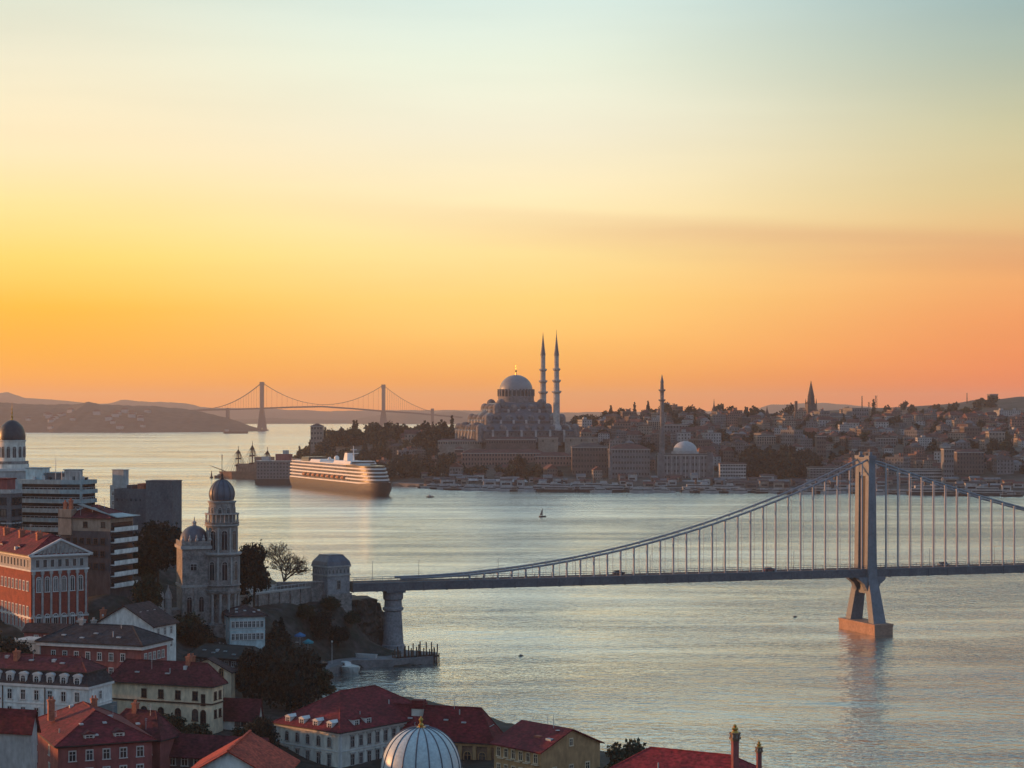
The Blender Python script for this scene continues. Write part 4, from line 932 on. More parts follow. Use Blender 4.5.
# ---- trees of the near town
def near_trees():
    protos = {}
    for nm, nb, k, leaf, m, seed in (('round', blobs_round(14, 12, 3, 16), 5200, .42, LEAFD, 1), ('green', blobs_round(11, 11, 9, 14), 4200, .40, LEAFG, 2),
                                     ('wide', blobs_round(12, 16, 5, 20), 5600, .44, LEAFD, 4), ('shrub', blobs_round(5, 7, 12, 10, .05), 1800, .32, LEAFG, 6)):
        protos[nm] = (crown_mesh('crown', nb, k, leaf, m, seed), trunk_mesh('trunk', {'round': 14, 'green': 11, 'wide': 12, 'shrub': 4}[nm], .35 if nm != 'shrub' else .15, seed), {'round': 14, 'green': 11, 'wide': 12, 'shrub': 5}[nm], {'round': 12, 'green': 11, 'wide': 16, 'shrub': 7}[nm])
    protos['cone'] = (crown_mesh('crown', blobs_cone(17, 9.5, 5), 5200, .38, LEAFD, 8, .3), trunk_mesh('trunk', 17, .35, 8, 3, .1, .95), 17, 9.5)
    def put(kind, px, D, hpx, wpx, label, name='tree', z=None, rz=None):
        cm, tm, ph, pw = protos[kind]; x = X(px, D); z = near.at(x, D) if z is None else z; s = D/FPX; sh = hpx*s/ph; sw = wpx*s/pw
        o = thing(name, label, 'shrub' if name == 'shrub' else 'tree', (x, D, z), rz if rz is not None else random.uniform(0, 6.28), 'trees of the near town'); o.scale = (sw, sw, sh)
        link('trunk', tm, o); link('crown', cm, o)
    T = [('round', 158, 570, 66, 46, 'big dark tree in front of the grey concrete block'), ('green', 98, 615, 34, 26, 'dark tree between the office terraces and the boxy tank'), ('round', 113, 600, 46, 26, 'dark tree in front of the house with the boxy tank'), ('green', 142, 578, 42, 30, 'rounded tree left of the big one by the concrete block'),
         ('wide', 12, 438, 40, 50, 'dark broad tree below the sunlit wing of the palace'), ('green', -6, 442, 50, 40, 'dark tree cut by the picture edge below the palace'), ('green', 185, 532, 30, 34, 'dark tree at the foot of the church nave'), ('wide', 198, 528, 24, 30, 'spreading tree in front of the church portico'),
         ('round', 254, 585, 64, 36, 'tall dark tree just right of the church tower'), ('cone', 241, 590, 50, 22, 'narrow conifer half hidden behind the church tower'),
         ('cone', 281, 566, 42, 28, 'dark pointed tree in front of the terrace wall'), 
         ('wide', 322, 598, 26, 26, 'dark tree on the slope below the gatehouse'), ('round', 338, 600, 22, 20, 'dense dark tree at the foot of the rock'), ('green', 352, 612, 15, 16, 'tree clinging to the rock under the bridge'), ('green', 330, 612, 14, 20, 'bush like tree on top of the rock by the gatehouse'), ('green', 306, 596, 16, 20, 'tree by the terrace wall nearest the gatehouse'),
         ('cone', 275, 512, 58, 36, 'tall dark pointed tree in front of the market square'), ('wide', 282, 470, 48, 62, 'widest dark tree of the wood behind the corner townhouse'), ('round', 300, 478, 50, 48, 'dark tree at the water end of the wood'), ('round', 262, 455, 56, 40, 'dark tree beside the red shed roof'), ('wide', 296, 448, 58, 60, 'dark tree directly behind the corner townhouse'), ('green', 318, 470, 36, 36, 'low tree on the bank above the inlet'), ('round', 250, 480, 40, 36, 'dark tree between market hall and wood'),
         ('green', 626, 376, 52, 46, 'leafy green tree between the tan house and the bright red roof'), ('green', 172, 414, 22, 34, 'small garden tree in front of the cream house'), ('green', 196, 410, 18, 30, 'garden shrub tree under the arched windows'), ('green', 246, 408, 20, 30, 'small tree beside the shed wall'),
         ('wide', 262, 404, 34, 30, 'dark tree filling the gap left of the corner townhouse'), ('round', 130, 500, 34, 24, 'dark tree between the apartment block and the white gable'), ('green', 118, 485, 26, 20, 'small tree at the palace corner'), ('green', 146, 520, 40, 30, 'dark tree below the balcony front')]
    for t in T: put(*t)
    for px, D, h_, w_ in ((300, 560, 12, 22), (262, 566, 14, 22), (244, 548, 10, 16), (310, 552, 9, 18)):
        put('shrub', px, D, h_, w_, {300: 'low shrub beside the blue parasols', 262: 'shrub on the slope right of the pale blue house', 244: 'shrub in front of the pale blue house', 310: 'shrub at the corner of the quay'}[px], 'shrub')
    # the bare winter tree
    g = random.Random(4); m = MB(); tips = []
    def grow(p, d, ln, r, lv):
        q = p+d*ln; m.tube(p, q, r, r*.66, 5 if lv < 3 else 3)
        if lv >= 7: return
        for k in range(4 if lv < 3 else 3 if lv < 5 else 2):
            a = Vector((g.gauss(0, 1.1), g.gauss(0, 1.1), g.gauss(.02, .55))); nd = (d+a.normalized()*(.62 if lv else .9)).normalized(); nd.z = max(nd.z, -.05); grow(q, nd, ln*g.uniform(.64, .86), max(.028, r*.62), lv+1)
    grow(Vector((0, 0, -1)), Vector((0, 0, 1)), 2.6, .30, 0)
    D = 616; o = thing('bare_tree', 'leafless spreading tree on the terrace beside the conifer', 'tree', (X(284, D), D, 22.0), 0)
    m.build('branches', TWIG, o)
    kx = 28*D/FPX/max(abs(v[0]) for v in m.v); kz = 49*D/FPX/max(v[2] for v in m.v); o.scale = (kx, kx, kz)
    print('bare tree size', max(abs(v[0]) for v in m.v), max(v[2] for v in m.v))
near_trees()

# ---- the headland rock, the quay and what stands on it
def headland():
    nx, nz_ = 54, 22; g = np.random.default_rng(11); vs = []; fs = []
    cx, cy = X(347, 630), 630
    for j in range(nz_):
        t = j/(nz_-1)
        for i in range(nx):
            a = 2*math.pi*i/nx; r0 = 15.5*(1-t)**.55*.35+9.5*(1-.35*t)
            r = r0*(1+.10*math.sin(3*a+1)+.07*math.sin(7*a+t*9)+.05*g.normal()); zz_ = -2+19.6*t+.5*g.normal()*(t < .97)
            vs.append((r*math.cos(a)*1.05, r*math.sin(a)*1.5, zz_))
    for j in range(nz_-1):
        for i in range(nx): fs.append((j*nx+i, j*nx+(i+1) % nx, (j+1)*nx+(i+1) % nx, (j+1)*nx+i))
    fs.append(tuple((nz_-1)*nx+i for i in range(nx)))
    me = bpy.data.meshes.new('cliff'); me.from_pydata(vs, [], fs); me.materials.append(ROCK); me.update()
    o = link('cliff', me, None, (cx, cy+6, 0)); o['kind'] = 'structure'
    pts = [xy(437, 612), xy(433, 602.5), xy(392, 594.5), xy(352, 592.5), xy(329, 574.5), xy(318, 549), xy(290, 552), xy(280, 575), xy(330, 600), xy(376, 622), xy(400, 620)]
    q = MB().prism(pts, -4, 2.4).build('quay', PAVE); q['kind'] = 'structure'
headland()

def jetty():
    a, b = xy(394, 598), xy(437, 606); o = thing('jetty', 'rough timber jetty with a palisade of dark piles at the quay end', 'jetty', (a[0], a[1], 0), math.atan2(b[1]-a[1], b[0]-a[0]))
    Ln = math.hypot(b[0]-a[0], b[1]-a[1]); MB().box(0, Ln, -1.5, 1.5, 2.0, 2.4).build('deck', SHUT, o)
    g = random.Random(3)
    for k in range(34):
        u = Ln*(.02+.98*(k/33.0)); y = -1.4 if k % 2 else 1.2; hh = 4.6+g.uniform(-1.2, 1.2)+1.6*math.sin(k*.9); y += g.uniform(-.5, .5)
        MB().tube((u, y, -3), (u+g.uniform(-.2, .2), y, hh), .24, .2, 7).build('pile', SHUT if k % 3 else TWIG, o)
jetty()

def boats_near():
    # white launch moored at the quay
    D = 586; o = thing('motor_boat', 'small white motor boat moored at the quay below the rock', 'boat', (X(347, D), D, 0), R(-62))
    def hull(L, B, Hh, bow=.42):
        m = MB(); st = [(-.5, .86, 1.0), (-.2, 1.0, 1.0), (.15, .95, 1.05), (.35, .62, 1.15), (.5, .03, 1.3)]; vs = []
        for x, b, hz in st: vs += [(x*L, -b*B/2, hz*Hh), (x*L*.96, -b*B*.36, -.35), (x*L*.96, b*B*.36, -.35), (x*L, b*B/2, hz*Hh)]
        fs = [(0,1,2,3)]
        for k in range(4): a = 4*k; fs += [(a, a+4, a+5, a+1), (a+1, a+5, a+6, a+2), (a+2, a+6, a+7, a+3)]
        return m.add(vs, fs), [(x*L, b*B/2*.96, hz*Hh-.12) for x, b, hz in st]
    m, dk = hull(18, 5.4, 1.7); m.build('hull', WHITE, o)
    MB().poly([(x, -b, z) for x, b, z in dk]+[(x, b, z) for x, b, z in reversed(dk)]).build('deck', OFFW, o)
    cb = MB().add([(-2.6,-1.1,1.2),(1.6,-1.1,1.2),(1.6,1.1,1.2),(-2.6,1.1,1.2),(-2.4,-1.0,2.7),(.6,-1.0,2.7),(.6,1.0,2.7),(-2.4,1.0,2.7)], [(4,5,6,7),(0,1,5,4),(1,2,6,5),(2,3,7,6),(3,0,4,7)]).build('cabin', TRIM, o)
    MB().box(-2.2, .3, -1.12, -1.05, 1.8, 2.4).box(-2.2, .3, 1.05, 1.12, 1.8, 2.4).build('window', GLASS, cb)
    D = 598; o2 = thing('rowing_boat', 'low grey open boat pulled up at the quay edge', 'boat', (X(366, D), D+.5, 2.75), R(165))
    m, dk = hull(7.0, 2.0, .8); m.build('hull', STEELP, o2); MB().box(-1.6, -1.2, -.8, .8, .5, .6).box(.4, .8, -.8, .8, .5, .6).build('thwart', SHUT, o2)
boats_near()

def square():
    BLUE = mat('blue_canvas', (.03, .16, .36), (.02, .11, .26), rough=.8); TEAL = mat('teal_canvas', (.02, .27, .34), (.015, .2, .26), rough=.8)
    for px, D, m, lb in ((300, 582, BLUE, 'deep blue parasol over cafe tables on the square'), (308, 584, TEAL, 'teal parasol beside the deep blue one')):
        z = near.at(X(px, D), D); z = max(z, 2.4); o = thing('parasol', lb, 'parasol', (X(px, D), D, z), R(20), 'parasols on the square')
        MB().tube((0,0,0), (0,0,3.6), .06).build('pole', STEELP, o)
        c = ring(8, 1.75); v = [(0, 0, 3.9)]+[(x, y, 3.0) for x, y in c]+[(x, y, 2.55) for x, y in c]
        MB().add(v, [(0, 1+i, 1+(i+1) % 8) for i in range(8)]+[(1+i, 9+i, 9+(i+1) % 8, 1+(i+1) % 8) for i in range(8)]).build('canopy', m, o)
    def table(px, D, lb):
        z = max(near.at(X(px, D), D), 2.4); o = thing('cafe_table', lb, 'table', (X(px, D), D, z), 0, 'cafe tables on the square')
        MB().lathe([(.55, .72), (.55, .76)], 12).build('top', TRIM, o); MB().tube((0,0,0), (0,0,.72), .05).build('leg', DARK, o)
    for px, D, lb in ((297, 580, 'white cafe table left of the blue parasol'), (304, 578, 'white cafe table in front of the parasols'), (313, 580, 'white cafe table right of the teal parasol'), (303, 571, 'white cafe table out on the open square')): table(px, D, lb)
    def car(px, D, rz, m, lb):
        z = max(near.at(X(px, D), D), 2.4); o = thing('parked_car', lb, 'car', (X(px, D), D, z+.02), R(rz), 'cars parked by the market hall')
        MB().prism([(-2.1,-.85), (2.1,-.85), (2.1,.85), (-2.1,.85)], .3, .85, top=[(-2.05,-.82), (2.0,-.82), (2.0,.82), (-2.05,.82)]).build('body', m, o)
        MB().prism([(-1.6,-.78), (1.0,-.78), (1.0,.78), (-1.6,.78)], .851, 1.4, top=[(-1.2,-.66), (.4,-.66), (.4,.66), (-1.2,.66)]).build('windows', GLASS, o)
        MB().box(-1.15, .35, -.62, .62, 1.401, 1.45).build('roof', m, o)
        for x in (-1.3, 1.3):
            for y in (-.82, .82): MB().tube((x, y-.1, .32), (x, y+.1, .32), .32, .32, 12).build('wheel', DARK, o)
    for px, D, rz, m, lb in ((243, 522, 10, WHITE, 'white car parked below the pale blue house'), (251, 522, 15, GREYW, 'grey car parked beside the white one'), (259, 523, 12, REDW, 'small red car parked below the pale blue house'), (312, 572, 80, WHITE, 'white car parked alone on the quay'), (322, 580, 60, DARKW, 'dark car parked at the foot of the rock')): car(px, D, rz, m, lb)
    def lamp(px, D, lb, hh=6.5):
        z = max(near.at(X(px, D), D), 2.4); o = thing('street_lamp', lb, 'street lamp', (X(px, D), D, z), 0, 'street lamps of the near town')
        MB().tube((0,0,-.5), (0,0,hh), .1, .06).build('pole', STEELP, o); MB().lathe([(.1, hh), (.3, hh+.3), (.2, hh+.6)], 8).build('lantern', TRIM, o)
    for a in ((103, 476, 'pale street lamp beside the pink chimney'), (332, 584, 'street lamp standing on the quay'), (272, 560, 'street lamp on the slope above the square')): lamp(*a)
square()

# ================================================================== THE SUSPENSION BRIDGE
BSTEEL = mat('bridge_steel', (.19, .205, .235), (.14, .155, .18), rough=.55, scale=.25, grain=(1.2, .12))
BDECK = mat('bridge_girder', (.14, .145, .16), (.095, .10, .115), rough=.7, scale=.2, stretch=(1, 1, .5), grain=(1.5, .2))
BCONC = mat('bridge_concrete', (.42, .26, .19), (.32, .20, .15), scale=.25, stretch=(1, 1, .4), grain=(1.5, .18))
ASPH = mat('asphalt', (.055, .055, .058), (.04, .04, .043), scale=.2, grain=(2, .2))
CABLE = mat('cable_steel', (.27, .28, .31), (.21, .22, .25), rough=.5, scale=.5)
HANGM = mat('hanger_steel', (.40, .40, .42), (.33, .33, .35), rough=.6)
WEBSHADE = mat('web_shade_steel', (.055, .05, .055), (.04, .038, .042), rough=.7, scale=.3)  # dark colour stands in for the shade in the recess between the legs
AL = R(20.0); TX, TD = X(865.5, 690), 690.0
def bridge():
    # local frame: x along the bridge (tower at 0, land to the left), y across it, z above the water
    o = thing('suspension_bridge', 'grey suspension bridge with one tall portal tower standing in the strait', 'bridge', (TX, TD, 0), AL)
    TL, TR = -192.0, 224.0; W = 3.4
    zd = lambda t: 22.9-.0045*t                        # top of the deck
    # stiffening girder, carriageway, kerbs and railings
    g = MB(); seg = [TL+(TR-TL)*i/52 for i in range(53)]
    for a, b in zip(seg, seg[1:]):
        for y in (-W-.2, W+.2): g.beam((a, y, zd(a)-1.65), (b, y, zd(b)-1.65), .5, 2.6)
    for t in seg: g.box(t-.18, t+.18, -W-.55, W+.55, zd(t)-3.1, zd(t)-.25)
    g.build('girder', BDECK, o)
    s = MB(); s.beam((TL, 0, zd(TL)-.25), (TR, 0, zd(TR)-.25), 2*W-.6, .4); s.build('roadway', ASPH, o)
    k = MB()
    for y in (-W+.9, W-.9): k.beam((TL, y, zd(TL)+.02), (TR, y, zd(TR)+.02), .3, .14)
    k.build('kerb', BCONC, o)
    m = MB()
    for i in range(40): t = TL+(TR-TL)*(i+.3)/40; m.beam((t, 0, zd(t)-.046), (t+4, 0, zd(t+4)-.046), .15, .008)
    m.build('centre_line', TRIM, o)
    for y in (-W-.35, W+.35):
        r = MB(); r.beam((TL, y, zd(TL)+1.15), (TR, y, zd(TR)+1.15), .12, .14); r.beam((TL, y, zd(TL)+.6), (TR, y, zd(TR)+.6), .06, .08); r.beam((TL, y, zd(TL)-.12), (TR, y, zd(TR)-.12), .35, .28)
        for i in range(140): t = TL+(TR-TL)*i/139; r.box(t-.06, t+.06, y-.06, y+.06, zd(t), zd(t)+1.15)
        r.build('railing', BSTEEL, o)
    # tower: two legs, straight above the deck and splayed below it
    tw = link('tower', MB().box(-1.25, 1.25, -W+1.1, W-1.1, 57.6, 62.4).box(-1.5, 1.5, -W-1.7, W+1.7, 62.4, 63.0).box(-.95, .95, -W+1.1, W-1.1, 56.2, 57.59).mesh('tower', BSTEEL), o)
    MB().box(-.45, .45, -W+1.1, W-1.1, 23.4, 56.19).build('web_panel', WEBSHADE, tw)
    for sy in (-1, 1):
        yc = sy*W; lg = MB()
        def sec(z, hx, yi, yo): return [(-hx, yi, z), (hx, yi, z), (hx, yo, z), (-hx, yo, z)]
        ss = [sec(3.9, 2.5, yc+sy*3.0, yc+sy*6.6), sec(14, 2.05, yc+sy*.4, yc+sy*3.7), sec(19.2, 1.85, yc-sy*1.1, yc+sy*1.9), sec(24, 1.75, yc-sy*1.2, yc+sy*1.6), sec(62.38, 1.30, yc-sy*1.1, yc+sy*1.3)]
        vs = [p for q in ss for p in q]; fs = [(3,2,1,0), (16,17,18,19)]
        for j in range(4):
            for i in range(4): fs.append((4*j+i, 4*j+(i+1) % 4, 4*j+4+(i+1) % 4, 4*j+4+i))
        if sy < 0: fs = [f[::-1] for f in fs]
        lg.add(vs, fs).build('leg', BSTEEL, tw)
        MB().box(-1.6, 1.6, yc-1.6, yc+1.6, 62.4+.61, 63.6).lathe([(.7, 0), (.7, 1.0), (.2, 1.4)], 10, (0, yc, 63.6)).build('saddle', BSTEEL, tw)
    # brackets under the deck beside each leg
    for sx in (-1, 1):
        for sy in (-1, 1):
            y = sy*(W+.3); b = MB(); pr = [(1.7, 20.0), (5.4, 20.0), (5.4, 19.2), (3.3, 17.6), (2.05, 15.0)]
            b.add([(sx*x, y-1.2, z) for x, z in pr]+[(sx*x, y+1.2, z) for x, z in pr], [tuple(range(5)), tuple(range(9, 4, -1))]+[(i, 5+i, 5+(i+1) % 5, (i+1) % 5) for i in range(5)])
            b.build('bracket', BSTEEL, tw)
    MB().box(-1.4, 1.4, -W-1, W+1, 16.6, 20.05).add([(-1.2, -W, 16.6), (1.2, -W, 16.6), (1.2, W, 16.6), (-1.2, W, 16.6), (-1.2, -2.5, 14.0), (1.2, -2.5, 14.0), (1.2, 2.5, 14.0), (-1.2, 2.5, 14.0)],
        [(0,1,2,3), (7,6,5,4), (0,4,5,1), (1,5,6,2), (2,6,7,3), (3,7,4,0)]).build('crossbeam', BSTEEL, tw)
    MB().box(-3.7, 3.7, -12.6, 12.6, -6, 3.2).box(-3.9, 3.9, -12.8, 12.8, 3.2, 3.9).build('footing', BCONC, tw)
    # cables and hangers
    def zc(t):
        if t <= 0:
            L_ = 176.0; u = (t+L_)/L_; return zd(t)+1.0+(62.6-zd(0)-1.0)*max(0, u)**2
        L_ = 224.0; return zd(t)+2.0+(62.6-zd(0)-2.0)*(1-t/L_)**2
    for y in (-W, W):
        pts = [(t, y, zc(t)) for t in np.linspace(-176, 224, 81)]; MB().path(pts, .36, 8).build('main_cable', CABLE, o)
        MB().path([(t, y+.02, zc(t)+1.15) for t in np.linspace(-150, 200, 51)], .05, 4).build('hand_rope', CABLE, o)
    n = 0
    for y in (-W, W):
        t = -152.0
        while t < 90:
            if abs(t) > 2.2:
                MB().tube((0, 0, 0), (0, 0, zc(t)-zd(t)), .34 if y < 0 else .07, .34 if y < 0 else .07, 6).box(-.3, .3, -.42, .42, zc(t)-zd(t)-.55, zc(t)-zd(t)+.25).build('hanger', HANGM, o, (t, y, zd(t))); n += 1
            t += 4.95
    print('hangers', n)
    # round stone pier on the shore side
    t = -177.5
    pr = MB().lathe([(3.9, -5), (3.9, 2.6), (3.5, 3.0), (3.35, 5), (2.8, 13.8), (3.4, 14.2), (3.5, 14.9), (2.95, 15.3), (2.85, 17.4), (3.3, 17.9), (3.4, 20.3)], 32, (t, 0, 0)).build('shore_pier', BCONC if False else mat('pier_masonry', (.27, .27, .29), (.18, .185, .20), scale=.3, stretch=(1, 1, 1.6), grain=(1.6, .22)), o, smooth=True)
    MB().box(t-3.2, t+3.2, -W-.4, W+.4, 20.1, 20.95).build('bearing', BDECK, pr)
    # lamps on the deck
    a = AL
    for i, t in enumerate((-184, -168, -140, -112, -84, -56, -28, 28, 56)):
        y = W-1.3; p = thing('street_lamp', ['slim lamp post on the bridge deck nearest the gatehouse', 'slim lamp post on the bridge deck above the round stone pier'][i] if i < 2 else f"slim lamp post on the bridge deck, {['third','fourth','fifth','sixth','seventh','eighth','ninth'][i-2]} one out from the gatehouse", 'street lamp',
            (TX+t*math.cos(a)-y*math.sin(a), TD+t*math.sin(a)+y*math.cos(a), zd(t)-.05), a, 'lamp posts along the bridge')
        MB().tube((0,0,0), (0,0,6.4), .09, .06).tube((0,0,6.4), (0,-1.3,6.8), .05, .05).build('pole', BSTEEL, p); MB().box(-.14, .14, -1.7, -1.2, 6.72, 6.9).build('lantern', TRIM, p)
    # traffic
    def car(t, y, m, lb, big=False):
        h = 2.9 if big else 1.45; L_ = 4.6 if big else 2.1
        p = thing('van' if big else 'car', lb, 'van' if big else 'car', (TX+t*math.cos(a)-y*math.sin(a), TD+t*math.sin(a)+y*math.cos(a), zd(t)-.05), a, 'traffic on the bridge')
        MB().box(-L_, L_, -.9, .9, .3, h*.58).build('body', m, p); MB().prism([(-L_*.8, -.85), (L_*.6, -.85), (L_*.6, .85), (-L_*.8, .85)], h*.58+.002, h-.06, top=[(-L_*.65, -.75), (L_*.35, -.75), (L_*.35, .75), (-L_*.65, .75)]).build('windows', GLASS, p)
        MB().box(-L_*.64, L_*.34, -.74, .74, h-.058, h).build('roof', m, p)
        for x in (-L_*.62, L_*.62):
            for yy in (-.85, .85): MB().tube((x, yy-.1, .33), (x, yy+.1, .33), .33, .33, 10).build('wheel', DARK, p)
    for i, (t, y, m, lb, b) in enumerate(((-96, 2, DARKW, 'dark car driving on the middle of the bridge', False), (-40, -2, REDW, 'red car approaching the bridge tower', False), (34, 2, GREYW, 'grey car on the bridge just past the tower', False))): car(t, y, m, lb, b)
    # gatehouse at the land end
    t = -198.5; y = 0; gx, gy = TX+t*math.cos(a), TD+t*math.sin(a)
    gh = thing('gatehouse', 'square grey stone gatehouse with domed slate roof at the bridge end', 'gatehouse', (gx, gy, 17.5), R(40))
    w = 4.35; MB().box(-w, w, -w, w, -8, 11.6).build('wall', mat('gatehouse_stone', (.30, .30, .31), (.20, .20, .215), scale=.5, grain=(1.8, .2)), gh)
    MB().box(-w-.5, w+.5, -w-.5, w+.5, -8, 3.0).build('plinth', STONE, gh)
    MB().box(-w-.3, w+.3, -w-.3, w+.3, 8.8, 9.2).box(-w-.35, w+.35, -w-.35, w+.35, 11.6, 12.1).build('cornice', PALESTONE, gh)
    ag = MB()
    me = window_mesh(.62, 1.35, 'arch', PALESTONE, GLASS, False)
    for f in range(4):
        for i in range(6):
            u = -w+(i+.5)*2*w/6; an = f*math.pi/2; link('window', me, gh, (u*math.cos(an)+(w-.01)*math.sin(an), u*math.sin(an)-(w-.01)*math.cos(an), 10.35), an)
    c = [(-w-.3, -w-.3), (w+.3, -w-.3), (w+.3, w+.3), (-w-.3, w+.3)]; k1 = [(x*.93, yy*.93) for x, yy in c]; k2 = [(x*.62, yy*.62) for x, yy in c]
    MB().prism(c, 12.1, 13.4, top=k1).prism(k1, 13.4, 15.3, top=k2).prism(k2, 15.3, 15.55).build('roof', LEAD, gh)
    for f in (0, 3):
        an = f*math.pi/2; link('window', window_mesh(1.2, 2.6, 'rect', STONE, GLASS, True), gh, ((w-.01)*math.sin(an), -(w-.01)*math.cos(an), 5.9), an)
    # approach viaduct wall between terrace and gatehouse
    vv = thing('approach_wall', 'low stone approach wall joining terrace and gatehouse', 'wall', (gx-8, gy-5.5, 10), R(10))
    MB().box(-9, 6, 0, 9, -6, 13.2).box(-9, 6, -.3, .3, 13.2, 14.4).build('wall', STONE, vv); MB().box(-9, 6, -.5, .5, 14.4, 14.7).build('coping', PALESTONE, vv)
bridge()

# ================================================================== SHIPS
HULLM = mat('dark_hull_paint', (.045, .033, .035), (.032, .025, .028), rough=.5, scale=.05, stretch=(1, 1, 3), grain=(.4, .12))
SHIPW = mat('ship_white', (.78, .77, .75), (.68, .67, .65), rough=.5, scale=.2)
SHIPG = mat('ship_glazing', (.055, .036, .03), (.03, .024, .022), rough=.3, scale=.5, grain=(.7, .5))
def planform(L, B, n=10, stern=.92, nose=.34):
    """outline of a deck, bow towards +x"""
    pts = []
    for i in range(n+1):
        t = i/n; x = L*(.5-nose)+L*nose*math.sin(t*math.pi/2); pts.append((x, -B/2*math.cos(t*math.pi/2)**.8 if t < 1 else 0.0))
    lo = [(-L/2, -B/2*stern), (-L*.3, -B/2)]
    out = lo+pts; return out+[(x, -y) for x, y in reversed(out[:-1])]
def cruise():
    D = 1862; L, B = 246.0, 29.0
    c = Vector((X(301, 1990)+X(387, 1765), 1990+1765, 0))/2; v = Vector((X(387, 1765)-X(301, 1990), 1757-1985, 0)); rz = math.atan2(v.y, v.x)
    o = thing('cruise_ship', 'long cruise ship with dark hull and bright white deck bands', 'ship', (c.x, c.y, 0), rz)
    m = MB(); st = []; lv = [(-3, .88, -.06), (2, .94, -.035), (6, 1.0, -.01), (10.6, 1.0, .01)]
    rows = []
    for z, bf, fl in lv:
        pf = planform(L*(1+fl), B*bf, 14, .92, .20); rows.append([(x, y, z+(2.2*max(0, (x/L-.25)/.25)**2 if z > 10 else 0)) for x, y in pf])
    k = len(rows[0]); vs = [p for r_ in rows for p in r_]
    m.add(vs, [tuple(range(k-1, -1, -1)), tuple(range(3*k, 4*k))]+[(j*k+i, j*k+(i+1) % k, (j+1)*k+(i+1) % k, (j+1)*k+i) for j in range(3) for i in range(k)])
    m.build('hull', HULLM, o, smooth=True)
    z = 10.9; decks = 5; Lk, off = L*.965, -2.0
    for d in range(decks):
        sh = 3.3; Ld = Lk*(1-.012*d-.006*max(0, d-3)); od = off-Lk*.0055*d; Bd = B*.985
        pf = [(x+od, y) for x, y in planform(Ld, Bd, 14, .97, .15)]; pi = [(x*.985+od*.015, y*.92) for x, y in pf]
        dk = MB().prism(pf, z, z+1.35).build('deck', SHIPW, o)
        # balcony dividers that break up the band
        dv = MB().prism(pi, z+1.351, z+sh-.001, 1)
        for i in range(46):
            x = od-Ld*.47+Ld*.72*i/45
            for s in (-1, 1): dv.box(x-.18, x+.18, s*Bd/2*.93-.25, s*Bd/2*.93+.25, z+1.352, z+sh-.002)
        dv.build('window_band', [SHIPW, SHIPG], dk); z += sh
    pf = [(x-26, y) for x, y in planform(L*.76, B*.9, 12, .95, .24)]; top = MB().prism(pf, z, z+.9).build('sun_deck', SHIPW, o); z += .9
    rl = MB()
    for a, b in zip(pf, pf[1:]+pf[:1]): rl.beam((*a, z+1.1), (*b, z+1.1), .15, .15)
    rl.build('railing', SHIPW, top)
    def blk(nm, x0, x1, hw, z0, z1, mm=SHIPW, tp=.9): return MB().prism([(x0, -hw), (x1, -hw), (x1, hw), (x0, hw)], z0, z1, top=[(x0+(1-tp)*4, -hw*tp), (x1-(1-tp)*9, -hw*tp), (x1-(1-tp)*9, hw*tp), (x0+(1-tp)*4, hw*tp)]).build(nm, mm, o)
    br = blk('bridge', 46, 62, 13.5, z, z+2.9); MB().box(62.1, 62.6, -11.5, 11.5, z+1.0, z+2.3).build('window', SHIPG, br)
    blk('upper_house', 4, 44, 10, z, z+2.6); blk('upper_house', -64, -34, 11, z, z+2.2); blk('lounge', -92, -68, 11.5, z, z+4.0, SHIPG)
    fu = blk('funnel', 16, 27, 3.6, z+2.6, z+10.0, SHIPW, .72); MB().prism([(18, -2.4), (23.8, -2.4), (23.8, 2.4), (18, 2.4)], z+10.0, z+11.0).build('funnel_cap', DARK, fu)
    ms = MB().tube((36, 0, z+2.5), (35, 0, z+17), .75, .3, 8).box(34.4, 36, -5, 5, z+9.5, z+10.1).box(34.4, 36, -3, 3, z+13, z+13.5).build('mast', SHIPW, o)
    for x, y, r in ((-14, 0, 2.6), (-24, 4, 1.8), (-24, -4, 1.8)): MB().lathe([(r*math.cos(t)+.02, z+1.5+r+r*math.sin(t)) for t in [(-.5+i/10)*math.pi for i in range(11)]], 14, (x, y, 0)).tube((x, y, z), (x, y, z+1.6), .8, .6).build('radar_dome', SHIPW, o, smooth=True)
    lbm = MB().lathe([(.1, -4.6), (1.3, -3.6), (1.7, 0), (1.3, 3.6), (.1, 4.6)], 10).mesh('lifeboat', mat('lifeboat_orange', (.50, .22, .10)), True)
    for i in range(9):
        for s in (-1, 1):
            b = link('lifeboat', lbm, o, (-70+i*14.5, s*(B/2+.4), 15.4)); b.rotation_euler = (0, R(90), 0)
    for x in (112, 116): blk('winch', x-1.2, x+1.2, 1.5, 12.0, 13.6, SHIPG)
    return o
cruise()

